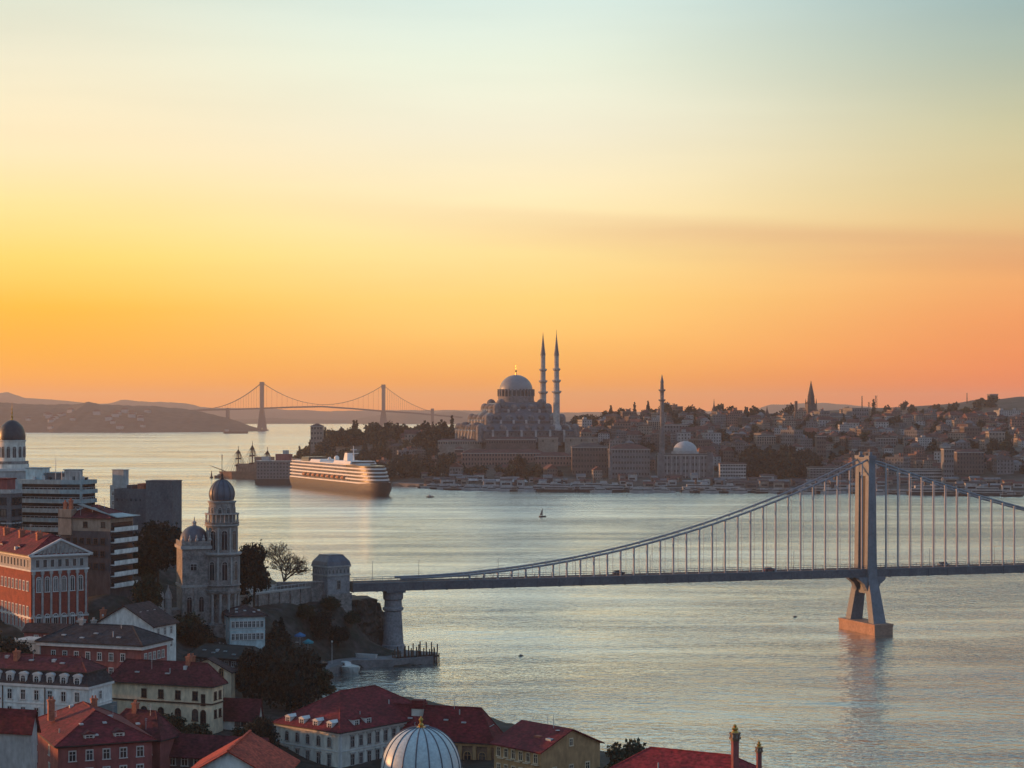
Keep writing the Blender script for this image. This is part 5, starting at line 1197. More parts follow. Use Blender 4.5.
def barge():
    D = DW(484.5); o = thing('accommodation_barge', 'boxy accommodation barge of stacked cabins moored behind the cruise ship', 'barge', (X(275, D), D+10, 0), R(-4))
    s = D/FPX; w = 38*s
    MB().prism([(-w/2, -11), (w/2, -11), (w/2, 11), (-w/2, 11)], -2, 6, top=[(-w/2-1, -11.5), (w/2+1, -11.5), (w/2+1, 11.5), (-w/2-1, 11.5)]).build('hull', HULLM, o)
    MB().box(-w/2+1, w/2-1, -10, 10, 6.01, 25).build('wall', mat('barge_grey', (.20, .185, .19)), o)
    me = window_mesh(1.7, 1.7, 'plain', PALESTONE, GLASS, False)
    for r in range(5):
        for i in range(11): link('window', me, o, (-w/2+3+i*(w-6)/10, -10, 8+r*3.6))
        for i in range(5): link('window', me, o, (-w/2+1, -7+i*3.5, 8+r*3.6), R(-90))
    MB().box(-w/2+.5, w/2-.5, -10.5, 10.5, 25, 25.6).build('roof', OFFW, o)
    for x0, x1, h in ((-15, -7, 4), (0, 17, 7), (8, 13, 11)): MB().box(x0, x1, -5+h*.1, 6-h*.1, 25.61, 25.6+h).build('roof_hut', MAROON if x0 == 0 else GREYW, o)
    D2 = DW(478); q = thing('breakwater', 'low rubble breakwater ending left of the barge', 'breakwater', (X(238, D2), D2, 0), 0); m = MB(); g = random.Random(2)
    for i in range(46): x = -24+i*1.35; r = g.uniform(1.5, 3.4); m.lathe([(r, -1.5), (r*1.15, g.uniform(1, 3)), (r*.5, g.uniform(3, 7))], 6, (x, g.uniform(-5, 5), 0), a0=g.random())
    m.build('rubble', mat('rubble_stone', (.16, .13, .13)), q)
    D3 = DW(478.5); t = thing('sailing_ship', 'old sailing ship with bare masts and rigging glowing in the sun beside the barge', 'ship', (X(251, D3), D3+4, 0), R(170))
    MB().box(-20, 14, -4, 4, 7.01, 15).box(-22, -4, -3.5, 3.5, 15, 22).build('deckhouse', mat('weathered_planks', (.38, .23, .17), (.24, .14, .11)), t)
    MB().prism([(-26, -4), (18, -5), (28, 0), (18, 5), (-26, 4)], -1, 7, top=[(-27, -5), (18, -6), (33, 0), (18, 6), (-27, 5)]).build('hull', mat('weathered_wood', (.30, .17, .12), (.2, .11, .08)), t)
    ln = MB()
    for x, h in ((-16, 32), (-1, 38), (13, 33)):
        mm = MB().tube((x, 0, 6), (x, 0, h), .6, .25)
        for z, hw in ((h*.42, 9), (h*.62, 7.5), (h*.8, 5.5)): mm.tube((x-.1, -hw, z), (x+.1, hw, z), .35, .35, 5); mm.box(x-.3, x+.9, -hw*.9, hw*.9, z-1.1, z-.1)
        mm.build('mast', TWIG, t)
        for k in range(9): ln.tube((x, 0, h*.9), (x-9+2.3*k, -5, 7), .2, .2, 3); ln.tube((x, 0, h*.9), (x-9+3*k, 5, 7), .12, .12, 3)
    ln.build('rigging', TWIG, t); t.scale = (1.22, 1.22, 1.15); MB().tube((26, 0, 7), (42, 0, 13), .5, .2).build('bowsprit', TWIG, t)
barge()

def small_craft():
    # a sailing dinghy out in the strait, buoys, a far freighter
    D = DW(517); o = thing('sailing_boat', 'tiny dark sailing boat alone in mid strait beyond the bridge', 'boat', (X(542.5, D), D, 0), R(30))
    MB().prism([(-2.6, -1), (1.5, -1), (3.2, 0), (1.5, 1), (-2.6, 1)], -.3, 1.0).build('hull', DARK, o); MB().tube((0, 0, 1), (0, 0, 6.6), .1).build('mast', DARK, o)
    MB().add([(-.1, .05, 1.4), (-2.4, .05, 1.4), (-.1, .05, 6.4), (-.1, -.05, 1.4), (-2.4, -.05, 1.4), (-.1, -.05, 6.4)], [(0,1,2), (5,4,3), (0,2,5,3), (1,4,5,2), (0,3,4,1)]).build('sail', DARKW, o)
    D = DW(478); o = thing('buoy', 'dark channel marker buoy left of the breakwater', 'buoy', (X(211.5, D), D, 0)); MB().lathe([(2.0, -1), (2.2, 1), (1.0, 2), (.5, 7), (.9, 7.2), (.1, 8.5)], 10).build('float', DARK, o)
    D = DW(433.5); o = thing('freighter', 'low dark freighter far off in front of the far bridge tower', 'ship', (X(235, D), D, 0), R(3)); MB().prism([(-38, -8), (34, -8), (44, 0), (34, 8), (-38, 8)], -2, 7).build('hull', DARK, o); MB().box(-34, -22, -6, 6, 7.01, 14).build('wheelhouse', GREYW, o)
    for px, py, lb in ((430, 497.5, 'small dark launch off the far quay below the white marquee'), (521, 656, 'small dark bird like float on the open water'), (795, 617, 'dark floating buoy between bridge and pier')):
        D = DW(py); o = thing('buoy' if py > 600 else 'motor_boat', lb, 'buoy' if py > 600 else 'boat', (X(px, D), D, 0), R(20)); k = 1.0 if py < 600 else .24
        MB().prism([(-3*k, -1*k), (2*k, -1*k), (3.6*k, 0), (2*k, 1*k), (-3*k, 1*k)], -.3, 1.1*k).build('hull', DARK, o); MB().box(-1.6*k, .6*k, -.8*k, .8*k, 1.11*k, 2.4*k).build('cabin', GREYW, o)
small_craft()

# ================================================================== THE FAR BRIDGE
def far_bridge():
    D = 7350.0; o = thing('suspension_bridge', 'far red brown suspension bridge with two towers across the strait', 'bridge', (X(262, D), D, 0), R(3))
    s = D/FPX/math.cos(R(3)); M_ = mat('far_bridge_paint', (.26, .16, .14), (.21, .13, .12), rough=.7)
    px = lambda p: (p-262)*s
    ys = lambda r: EYE-(r-YH)*D/FPX
    dk = [(-70, 410.5), (-35, 409.5), (0, 408.4), (30, 407.2), (60, 406.6), (90, 408.6), (121, 411.2), (150, 413.0), (172, 415.0), (200, 417.5)]
    pts = [(a*s, 0, ys(b)) for a, b in dk]; m = MB()
    for a, b in zip(pts, pts[1:]): m.beam(a, b, 30, 6.0)
    m.build('deck', M_, o)
    for p, t in ((0, 382), (121, 384.5)):
        tw = MB()
        for y in (-15, 15):
            z1 = ys(408); x = p*s; tw.add([(x+a, y*1.0+b, -4) for a, b in ((-19, -9), (-4, -9), (-4, 9), (-19, 9))]+[(x+a, y+b, z1-10) for a, b in ((-8, -6), (6, -6), (6, 6), (-8, 6))], [(4,5,6,7), (0,1,5,4), (1,2,6,5), (2,3,7,6), (3,0,4,7)])
            tw.add([(x+a, y+b, -4) for a, b in ((4, -9), (19, -9), (19, 9), (4, 9))]+[(x+a, y+b, z1-10) for a, b in ((-6, -6), (8, -6), (8, 6), (-6, 6))], [(4,5,6,7), (0,1,5,4), (1,2,6,5), (2,3,7,6), (3,0,4,7)])
            tw.box(x-6.5, x+6.5, y-6, y+6, z1-10, ys(t))
        tw.box(p*s-8, p*s+8, -15, 15, ys(t)-14, ys(t)-.1).box(p*s-24, p*s+24, -30, 30, -4, 5)
        tw.build('tower', M_, o)
    for p, r in ((170, 408.5), (-34, 408)): MB().box(p*s-6, p*s+6, -14, 14, -4, ys(r)).build('pier', M_, o)
    zdk = lambda x: np.interp(x, [q[0] for q in pts], [q[2] for q in pts])
    def cable(a, b, za, zb, sag):
        return [(a+(b-a)*t, za+(zb-za)*t-4*sag*t*(1-t)) for t in np.linspace(0, 1, 25)]
    t0, t1 = ys(382.4), ys(385); low = ys(404.5)
    spans = [cable(0, 121*s, t0, t1, (t0+t1)/2-low), cable(-62*s, 0, ys(409), t0, 28), cable(121*s, 172*s, t1, ys(412), 16)]
    for y in (-14, 14):
        for sp in spans: MB().path([(x, y, z) for x, z in sp], .95, 5).build('main_cable', M_, o)
    for sp in spans:
        for i in range(1, 24, 1):
            x, z = sp[i]
            if z-zdk(x) > 4: MB().tube((x, -14, zdk(x)), (x, -14, z), .5, .5, 4).build('hanger', M_, o)
far_bridge()

# ================================================================== THE CITY ACROSS THE WATER
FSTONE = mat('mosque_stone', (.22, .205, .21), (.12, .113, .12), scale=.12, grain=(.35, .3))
FLEADLIT = mat('lit_mosque_lead', (.24, .245, .265), (.18, .185, .205), rough=.45, scale=.1, spec=.5)  # lighter copy of the lead: light on the main dome put into its colour
FLEAD = mat('mosque_lead', (.095, .10, .118), (.06, .065, .078), rough=.45, scale=.1, spec=.5)
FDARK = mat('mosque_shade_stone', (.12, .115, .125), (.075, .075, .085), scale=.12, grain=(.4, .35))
PALESTONE2 = mat('pale_mosque_stone', (.42, .40, .39), (.30, .285, .285), scale=.15, grain=(.5, .25))
def hemi(r, z, k=1.0, n=10): return [(r*math.cos(t)+.02, z+r*k*math.sin(t)) for t in [i*math.pi/2/n for i in range(n+1)]]
def mosque():
    D = 2250.0; s = D/FPX; zb = 47.0; o = thing('mosque', 'great domed mosque with stepped half domes and two slender minarets on the hilltop', 'mosque', (X(516, D), D, zb), R(14))
    q = lambda r: Z(r, D)-zb
    # central dome on its windowed drum
    r = 17.0*s
    MB().lathe([(r+1.2, q(402)), (r+1.2, q(396.5)), (r+.2, q(396))], 40).build('drum', FSTONE, o)
    dm = MB().lathe(hemi(r-.4, q(390.5), (390.5-374.5)/17.0), 40).build('dome', FLEADLIT, o, smooth=True)
    MB().lathe([(r-.2, q(396)), (r-.2, q(390.5))], 40).build('window_ring', GLASS, o)
    bt = MB().box(-.9, .9, -1.9, .8, 0, q(389.2)-q(396.3)).mesh('drum_buttress', FSTONE)
    for i in range(28): a = 6.2832*i/28; link('drum_buttress', bt, o, (math.cos(a)*r, math.sin(a)*r, q(396.3)), a+R(90))
    MB().lathe([(.9, q(375)), (.5, q(372.5)), (1.1, q(371)), (.3, q(369.5)), (.25, q(365))], 8).build('finial', GOLD, dm)
    # cubic core with great arches
    hw = 24*s; zt = q(402)
    MB().prism([(-hw, -hw), (hw, -hw), (hw, hw), (-hw, hw)], -8, zt-9, top=[(-hw*.95, -hw*.95), (hw*.95, -hw*.95), (hw*.95, hw*.95), (-hw*.95, hw*.95)]).build('core', FSTONE, o)
    MB().prism([(-hw*.82, -hw*.82), (hw*.82, -hw*.82), (hw*.82, hw*.82), (-hw*.82, hw*.82)], zt-9.01, zt, top=[(-hw*.74, -hw*.74), (hw*.74, -hw*.74), (hw*.74, hw*.74), (-hw*.74, hw*.74)]).build('upper_core', FSTONE, o)
    for f in range(4):
        an = f*math.pi/2; ca, sa = math.cos(an), math.sin(an)
        cx, cy = sa*hw*.92, -ca*hw*.92
        MB().lathe(hemi(20*s, q(425), .86), 32, (cx, cy, 0)).build('half_dome', FLEAD, o, smooth=True)
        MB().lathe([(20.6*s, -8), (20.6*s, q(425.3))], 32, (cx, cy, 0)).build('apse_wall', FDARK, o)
        for u in (-15, 15):
            x, y = u*s, -hw-13*s
            MB().lathe(hemi(8.2*s, q(429), .8), 20, (x*ca-y*sa, x*sa+y*ca, 0)).lathe([(8.4*s, -8), (8.4*s, q(429.2))], 20, (x*ca-y*sa, x*sa+y*ca, 0)).build('side_dome', FLEAD, o, smooth=True)
        # the wide tympanum arch with its windows
        ar = MB(); R1, R0 = 15.5*s, 12.6*s; n = 14
        for i in range(n):
            a0, a1 = math.pi*i/n, math.pi*(i+1)/n
            pa = [(R1*math.cos(t), R1*math.sin(t)*.9) for t in (a0, a1)]; pb = [(R0*math.cos(t), R0*math.sin(t)*.9) for t in (a0, a1)]
            vs = [(pa[0][0], 0, pa[0][1]), (pa[1][0], 0, pa[1][1]), (pb[1][0], 0, pb[1][1]), (pb[0][0], 0, pb[0][1])]; ar.add(vs+[(x, 2.2, z) for x, y_, z in vs], [(0,1,2,3), (7,6,5,4), (0,4,5,1), (1,5,6,2), (2,6,7,3), (3,7,4,0)])
        y = -hw-21*s
        ar.build('arch', FSTONE, o, (-y*sa*1.0, y*ca, q(437)), an)
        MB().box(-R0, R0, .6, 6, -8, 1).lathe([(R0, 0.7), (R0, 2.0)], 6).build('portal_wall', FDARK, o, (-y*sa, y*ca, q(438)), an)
        me = window_mesh(1.6, 3.6, 'plain', FSTONE, GLASS, False)
        for rr, (k, z) in enumerate(((7, q(406.5)), (9, q(420)), (11, q(431)))):
            for i in range(k):
                u = (-.5+(i+.5)/k)*(hw*1.3 if rr == 0 else hw*1.7); y = -(hw*.79 if rr == 0 else hw*.965); link('window', me, o, (u*ca-y*sa, u*sa+y*ca, z), an)
    for sx in (-1, 1):
        for sy in (-1, 1):                                      # corner weight towers
            x, y = sx*hw*.86, sy*hw*.86
            MB().prism([(x+a, y+b) for a, b in ring(8, 5.0*s)], -8, q(404)).lathe(hemi(4.6*s, q(404), 1.1), 16, (x, y, 0)).build('weight_tower', FSTONE, o)
            x, y = sx*34*s, sy*34*s
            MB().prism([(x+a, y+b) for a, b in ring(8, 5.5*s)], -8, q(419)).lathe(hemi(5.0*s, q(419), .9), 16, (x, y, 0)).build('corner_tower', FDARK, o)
            x, y = sx*46*s, sy*26*s
            MB().prism([(x+a, y+b) for a, b in ring(8, 6.5*s)], -8, q(427)).lathe(hemi(6.2*s, q(427), .8), 16, (x, y, 0)).build('corner_tower', FDARK, o)
    MB().box(-52*s, 52*s, -44*s, 44*s, -12, q(436)).build('terrace_wall', FSTONE, o)
    # stepped tiers of buttressed aisles that climb to the drum
    for k, (h0, h1, r0, r1) in enumerate(((53, 42, 436.2, 423), (42, 32, 427, 412.5), (31, 24, 416, 403))):
        def sq(h_, c_): return [(-h_+c_, -h_), (h_-c_, -h_), (h_, -h_+c_), (h_, h_-c_), (h_-c_, h_), (-h_+c_, h_), (-h_, h_-c_), (-h_, -h_+c_)]
        a_, b_ = [(x*s, y*s) for x, y in sq(h0, 9)], [(x*s, y*s) for x, y in sq(h1, 9)]; zm = q(r0)+(q(r1)-q(r0))*.42
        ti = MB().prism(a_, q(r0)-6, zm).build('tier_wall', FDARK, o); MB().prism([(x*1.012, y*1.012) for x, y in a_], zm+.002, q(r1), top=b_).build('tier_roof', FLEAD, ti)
        me2 = window_mesh(1.5, 2.6, 'plain', FSTONE, GLASS, False)
        for f in range(4):
            an = f*math.pi/2; ca, sa = math.cos(an), math.sin(an); n_ = 12-2*k
            for i in range(7-k):                                # a row of small cupolas along each tier
                u = (-.5+(i+.5)/(7-k))*(h0*2-18)*s; y = -(h0-4.5)*s; rs = 3.5*s; MB().lathe([(rs*1.04, zm-2), (rs*1.04, zm+3.2), (rs*1.15, zm+3.4), (rs*1.15, zm+4.0)]+hemi(rs, zm+4.0, .85, 6), 14, (u*ca-y*sa, u*sa+y*ca, 0)).build('cupola', FSTONE if i % 2 else FDARK, ti)
            for i in range(n_):
                u = (-.5+(i+.5)/n_)*(h0*2-20)*s; y = -h0*s; link('window', me2, ti, (u*ca-y*sa, u*sa+y*ca, (q(r0)+zm)/2), an)
                if i % 2 == 0: MB().add([(u-1.2, y-2.2, q(r0)-6), (u+1.2, y-2.2, q(r0)-6), (u+1.2, y, q(r0)-6), (u-1.2, y, q(r0)-6), (u-1.2, y-.4, zm+1.5), (u+1.2, y-.4, zm+1.5), (u+1.2, y+2, zm+1.5), (u-1.2, y+2, zm+1.5)], [(3,2,1,0),(4,5,6,7),(0,1,5,4),(1,2,6,5),(2,3,7,6),(3,0,4,7)]).build('buttress', PALESTONE2, ti, (3.5*ca, 3.5*sa, 0), an)
        for sx in (-1, 1):
            for sy in (-1, 1): x, y = sx*(h0-5)*s, sy*(h0-5)*s; MB().prism([(x+p_, y+t_) for p_, t_ in ring(8, 4.2*s)], q(r0)-6, zm+4).lathe(hemi(3.9*s, zm+4, 1.0), 16, (x, y, 0)).build('turret', FSTONE, ti)
    # minarets: parts of the mosque
    for p, top, base, dd, gal in ((543, 332, 428, 40, (369.5, 381, 392)), (556.5, 329.5, 434, -46, (369, 380.5, 391.5))):
        Dm = D+dd; sm = Dm/FPX; w = Vector((X(p, Dm)-X(516, D), dd, 0)); w.rotate(Matrix.Rotation(-R(14), 3, 'Z')); q2 = lambda r: Z(r, Dm)-zb
        rr = 3.2*sm; pr = [(rr*1.75, -8), (rr*1.75, q2(429)), (rr*1.05, q2(424))]
        for k, g in enumerate(reversed(gal)): f = 1.0-.10*k; pr += [(rr*f, q2(g+2.2)), (rr*f*1.55, q2(g+.6)), (rr*f*1.55, q2(g-.6)), (rr*f*.93, q2(g-.8))]
        pr += [(rr*.72, q2(356)), (rr*.85, q2(355.3))]
        mn = MB().lathe(pr, 20, (w.x, w.y, 0)).build('minaret', PALESTONE2, o)
        MB().lathe([(rr*.85, q2(355.2)), (rr*.6, q2(350)), (rr*.28, q2(341)), (.3, q2(334)), (.15, q2(top))], 16, (w.x, w.y, 0)).build('spire', LEAD, mn)
mosque()

def landmark_minaret(px, top, base, D, wpx, gal, label):
    s = D/FPX; zb = city.at(X(px, D), D); o = thing('minaret', label, 'minaret', (X(px, D), D, zb)); q = lambda r: Z(r, D)-zb; rr = wpx*s/2
    pr = [(rr*1.4, -8), (rr*1.4, q(base)), (rr, q(base-6))]
    for g in gal: pr += [(rr, q(g+1.6)), (rr*1.7, q(g+.4)), (rr*1.7, q(g-.6)), (rr*.85, q(g-.7))]
    pr += [(rr*.75, q(top+8))]; MB().lathe(pr, 14).build('shaft', FSTONE, o); MB().lathe([(rr*.9, q(top+8.1)), (.2, q(top))], 12).build('spire', LEAD, o)
landmark_minaret(662, 374.5, 436, 2150, 4.2, (400, 390), 'lone slender minaret rising above the roofs left of the pale domed palace')
landmark_minaret(610, 470-30, 470, 1960, 2.2, (452,), 'thin pale column tower on the waterfront among the moored boats')

# windows for the far big buildings: one mesh per row keeps each window a part
def bigblock(name, label, px0, px1, top, base, D, wall, roofm, rise, cat='building', rows=3, ncol=8, depth=20, rz=0, style='plain', ww=1.5, wh=2.4, extra=None):
    s = D/FPX; w = (px1-px0)*s; xm = X((px0+px1)/2, D); g = Z(base, D); h = (base-top)*s
    o = thing(name, label, cat, (xm, D, g), R(rz)); MB().box(-w/2, w/2, 0, depth, -14, h).build('wall', wall, o)
    if rise > 0:
        x0, x1, y0, y1 = -w/2-.6, w/2+.6, -.6, depth+.6; i_ = min(depth/2, w/2-.5)
        MB().add([(x0,y0,h), (x1,y0,h), (x1,y1,h), (x0,y1,h), (x0+i_, depth/2, h+rise), (x1-i_, depth/2, h+rise)], [(3,2,1,0), (0,1,5,4), (2,3,4,5), (1,2,5), (3,0,4)]).build('roof', roofm, o)
    else: MB().box(-w/2-.3, w/2+.3, -.3, depth+.3, h, h+.9).build('roof', roofm, o)
    me = window_mesh(ww, wh, style, wall, GLASS, False); n = min(ncol, max(1, int(96/rows)))
    for r in range(rows):
        for i in range(n): link('window', me, o, (-w/2+w*(i+.5)/n, 0, h*(r+.55)/rows))
    for r in range(min(rows, 3)):
        for y in (.25, .5, .75): link('window', me, o, (-w/2, depth*y, h*(r+.55)/rows), R(-90))
    MB().box(-w/2-.5, w/2+.5, -.5, depth+.5, h-.9, h-.02).build('cornice', PALESTONE, o)
    if extra: extra(o, w, h, depth, s)
    return o
FCREAM = mat('far_cream_wall', (.29, .245, .21), (.20, .165, .145), scale=.1, grain=(.4, .25)); FGREY = mat('far_grey_wall', (.19, .19, .20), (.13, .13, .14), scale=.1, grain=(.4, .25)); FWHITE = mat('far_white_wall', (.40, .40, .40), (.29, .29, .30), scale=.1, grain=(.4, .2))
FPINK = mat('far_pink_wall', (.25, .15, .13), (.18, .115, .105), scale=.1, grain=(.4, .25)); FBROWN = mat('far_brown_wall', (.135, .105, .10), (.09, .072, .072), scale=.1, grain=(.4, .25)); FRED = mat('far_red_roof', (.135, .055, .05), (.085, .04, .04), scale=.1, grain=(.4, .3)); FDROOF = mat('far_dark_roof', (.085, .065, .065), (.055, .045, .05), scale=.1, grain=(.4, .3))
def domes(o, w, h, d, s):
    r = 12*s; MB().lathe([(r*1.15, h+1), (r*1.15, h+3.2), (r, h+3.3), (r, h+4.0)], 32, (w*.02, d*.5, 0)).build('drum', FWHITE, o); MB().lathe(hemi(r, h+4.0, .82), 32, (w*.02, d*.5, 0)).build('dome', mat('pale_dome', (.42, .43, .44), (.33, .34, .36), rough=.5), o, smooth=True)
    for x in (-w/2+3, w/2-3): MB().box(x-3, x+3, -.8, 6, -6, h+2.5).build('corner_pavilion', FGREY, o)
    for i in range(13): u = -w/2+w*(i+.0)/12; MB().box(u-.5, u+.5, -.7, 0, 0, h-.91).build('pilaster', FWHITE, o)
def landmarks():
    bigblock('palace', 'grand grey palace with a pale central dome on the far waterfront', 658, 713, 455, 481, 2000, FGREY, FDROOF, 0, 'palace', 4, 18, 34, extra=domes)
    bigblock('apartment_block', 'tall grey block with a dark red roof left of the domed palace', 609, 650, 449, 477, 2010, FGREY, FRED, 5, rows=5, ncol=14, depth=26)
    bigblock('apartment_block', 'wide grey brown block between the mosque terrace and the red roofed block', 572, 607, 447, 475, 2030, FBROWN, FDROOF, 4, rows=5, ncol=12, depth=26)
    bigblock('barracks', 'long pink brick building with many small windows below the mosque', 462, 545, 453, 466, 2100, FPINK, FRED, 4, rows=3, ncol=28, depth=18, rz=3)
    bigblock('school', 'brown building with red roof right of the long pink one below the mosque', 535, 572, 456, 471, 2075, FPINK, FRED, 4, rows=3, ncol=12, depth=18, rz=-3)
    bigblock('terrace_hall', 'low cream hall with blank walls at the right foot of the mosque', 538, 558, 437.5, 445, 2170, FCREAM, FRED, 0, rows=1, ncol=2, depth=14)
    bigblock('terrace_hall', 'low cream hall beside a dark gap right of the mosque minarets', 565, 598, 437.5, 444, 2170, FCREAM, FDROOF, 0, rows=1, ncol=3, depth=14)
    bigblock('madrasa', 'low arcaded school with red roofs along the mosque terrace', 486, 536, 439, 446, 2165, FBROWN, FRED, 2.5, rows=1, ncol=20, depth=16)
    bigblock('madrasa', 'low sunlit arcade left of the mosque on the hillside', 438, 482, 440.5, 446, 2180, FCREAM, FRED, 2, rows=1, ncol=18, depth=12, rz=6)
    bigblock('villa', 'pink villa at the left end of the long pink building', 455, 463, 449, 459, 2120, FPINK, FRED, 3, 'house', 2, 4, 12)
    bigblock('hotel', 'white five storey hotel block standing by the water right of the domed palace', 720, 746, 464, 481, 1965, FWHITE, FRED, 0, rows=5, ncol=10, depth=18, ww=2.0, wh=1.7)
    bigblock('office_block', 'grey glass fronted block half hidden behind the bridge cables', 810, 852, 468, 479, 1955, FGREY, FDROOF, 0, rows=4, ncol=14, depth=20, ww=2.2, wh=1.6)
    bigblock('terminal', 'long white ferry terminal right of the bridge tower on the far shore', 900, 943, 470, 480, 1950, FWHITE, FGREY, 0, rows=3, ncol=22, depth=20, ww=1.7, wh=1.7)
    bigblock('office_block', 'narrow pale tower block beside the long white terminal', 944, 954, 449, 484, 1940, FGREY, FDROOF, 0, rows=7, ncol=4, depth=14)
    bigblock('apartment_block', 'big dark brown block right of the pale tower block', 957, 984, 452, 478, 1990, FBROWN, FRED, 3, rows=6, ncol=9, depth=20)
    bigblock('apartment_block', 'tall pale block crowning the ridge right of the church spire', 851, 870, 408.5, 428, 2720, FGREY, FDROOF, 0, rows=5, ncol=7, depth=26, rz=22)
    bigblock('sports_hall', 'wide pale hall with low roof beside the ridge top block', 824, 850, 416, 426, 2700, FGREY, FDROOF, 4, rows=2, ncol=8, depth=30)
    bigblock('apartment_block', 'grey banded block on the slope left of the lone minaret', 648, 665, 421, 430, 2450, FCREAM, FGREY, 0, rows=4, ncol=8, depth=18)
    bigblock('apartment_block', 'grey green block right of the lone minaret above the domed palace', 664, 688, 425, 438, 2350, FGREY, FGREY, 0, rows=3, ncol=8, depth=18)
    bigblock('apartment_block', 'cream block in the trees below the church spire', 757, 776, 436, 447, 2250, FCREAM, FDROOF, 2, rows=4, ncol=8, depth=18)
    bigblock('apartment_block', 'tall narrow brown block among the dark trees below the church spire', 817, 826, 436, 463, 2150, FBROWN, FDROOF, 0, rows=6, ncol=4, depth=14)
    bigblock('villa', 'pale square villa on the slope right of the bridge tower', 989, 1005, 432, 441, 2300, FCREAM, FGREY, 0, 'house', 2, 5, 16)
    bigblock('apartment_block', 'pale round cornered block above the right cable of the bridge', 878, 896, 438, 452, 2250, FGREY, FDROOF, 0, rows=4, ncol=7, depth=16)
    bigblock('water_works', 'square dark tower block on the skyline of the right hill', 990, 998, 394.5, 402, 3400, FBROWN, FDROOF, 0, 'building', 2, 3, 20)
    bigblock('lookout', 'pale square stone tower above the trees at the headland left of the mosque', 310.5, 322.5, 426, 446, 2330, FCREAM, FDROOF, 3, 'tower', 4, 4, 16)
    # church with spire on the ridge
    D = 2700; s = D/FPX; x = X(811, D); zb = Z(428, D); o = thing('church', 'dark gothic church tower with a tall spire breaking the skyline', 'church', (x, D, zb), R(10))
    MB().box(-6.5, 6.5, -6.5, 6.5, -14, (428-404)*s).build('tower', FBROWN, o); MB().box(-9, 9, 6.5, 48, -14, (428-414)*s).build('nave_wall', FBROWN, o)
    h = (428-414)*s; MB().add([(-9.6, 6.4, h), (9.6, 6.4, h), (9.6, 48.5, h), (-9.6, 48.5, h), (0, 6.4, h+9), (0, 48.5, h+9)], [(3,2,1,0), (0,1,4), (2,3,5), (1,2,5,4), (3,0,4,5)]).build('roof', FDROOF, o)
    h = (428-404)*s; MB().prism(ring(8, 5.6, .39), h, (428-397)*s, top=ring(8, 4.6, .39)).prism(ring(8, 4.9, .39), (428-397)*s+.01, (428-380.5)*s, top=ring(8, .12, .39)).build('spire', FDROOF, o)
    for sx in (-1, 1):
        for sy in (-1, 1): MB().prism([(sx*5.8+a, sy*5.8+b) for a, b in ring(6, 1.1)], h, h+8, top=[(sx*5.8+a, sy*5.8+b) for a, b in ring(6, .1)]).build('pinnacle', FDROOF, o)
    MB().tube((-22, 0, -12), (-22, 0, (428-401)*s), 2.4, 2.0, 10).build('stair_turret', FBROWN, o)
    for px, top, w_, D, lb in ((714, 398.5, 5, 2680, 'dark pointed turret with a needle spire on the ridge above the domed palace'), (767, 406, 6, 2680, 'squat dark pointed turret on the ridge left of the church spire')):
        s = D/FPX; zb = Z(420, D); o = thing('turret', lb, 'tower', (X(px, D), D, zb)); MB().prism(ring(8, w_*s*.55), -14, 8).build('wall', FBROWN, o)
        MB().lathe([(w_*s*.62, 8), (w_*s*.35, (420-top)*s*.45), (w_*s*.12, (420-top)*s*.72), (.1, (420-top)*s)], 10).build('spire', FDROOF, o)
    for px, top, D, lb in ((876, 395.5, 3250, 'lattice radio mast on the ridge beside a shorter one'), (869, 402, 3250, 'shorter radio mast left of the lattice one'), (967, 393, 3350, 'single thin mast on the right hill'), (862, 396, 2730, 'thin aerial above the pale ridge top block'), (747, 407, 2700, 'short chimney stack on the ridge between two turrets'), (592, 414, 2600, 'small lone pole on the ridge right of the mosque')):
        z = city.at(X(px, D), D); h = Z(top, D)-z; o = thing('mast', lb, 'mast', (X(px, D), D, z)); m = MB()
        if 'lattice' in lb:
            for a, b in ((-2.2, -1), (2.2, -1), (0, 2)): m.tube((a, b, 0), (a*.55, b*.4, h), .38, .3, 4)
            for k in range(6): m.beam((-2, -1, h*k/6), (2, -1, h*(k+1)/6), .3, .3); m.beam((2, -1, h*k/6), (-2, -1, h*(k+1)/6), .3, .3)
        else: m.tube((0, 0, 0), (0, 0, h), 1.0 if 'stack' not in lb else 2.0, .6 if 'stack' not in lb else 1.7, 7)
        m.build('pole', DARK, o)
landmarks()

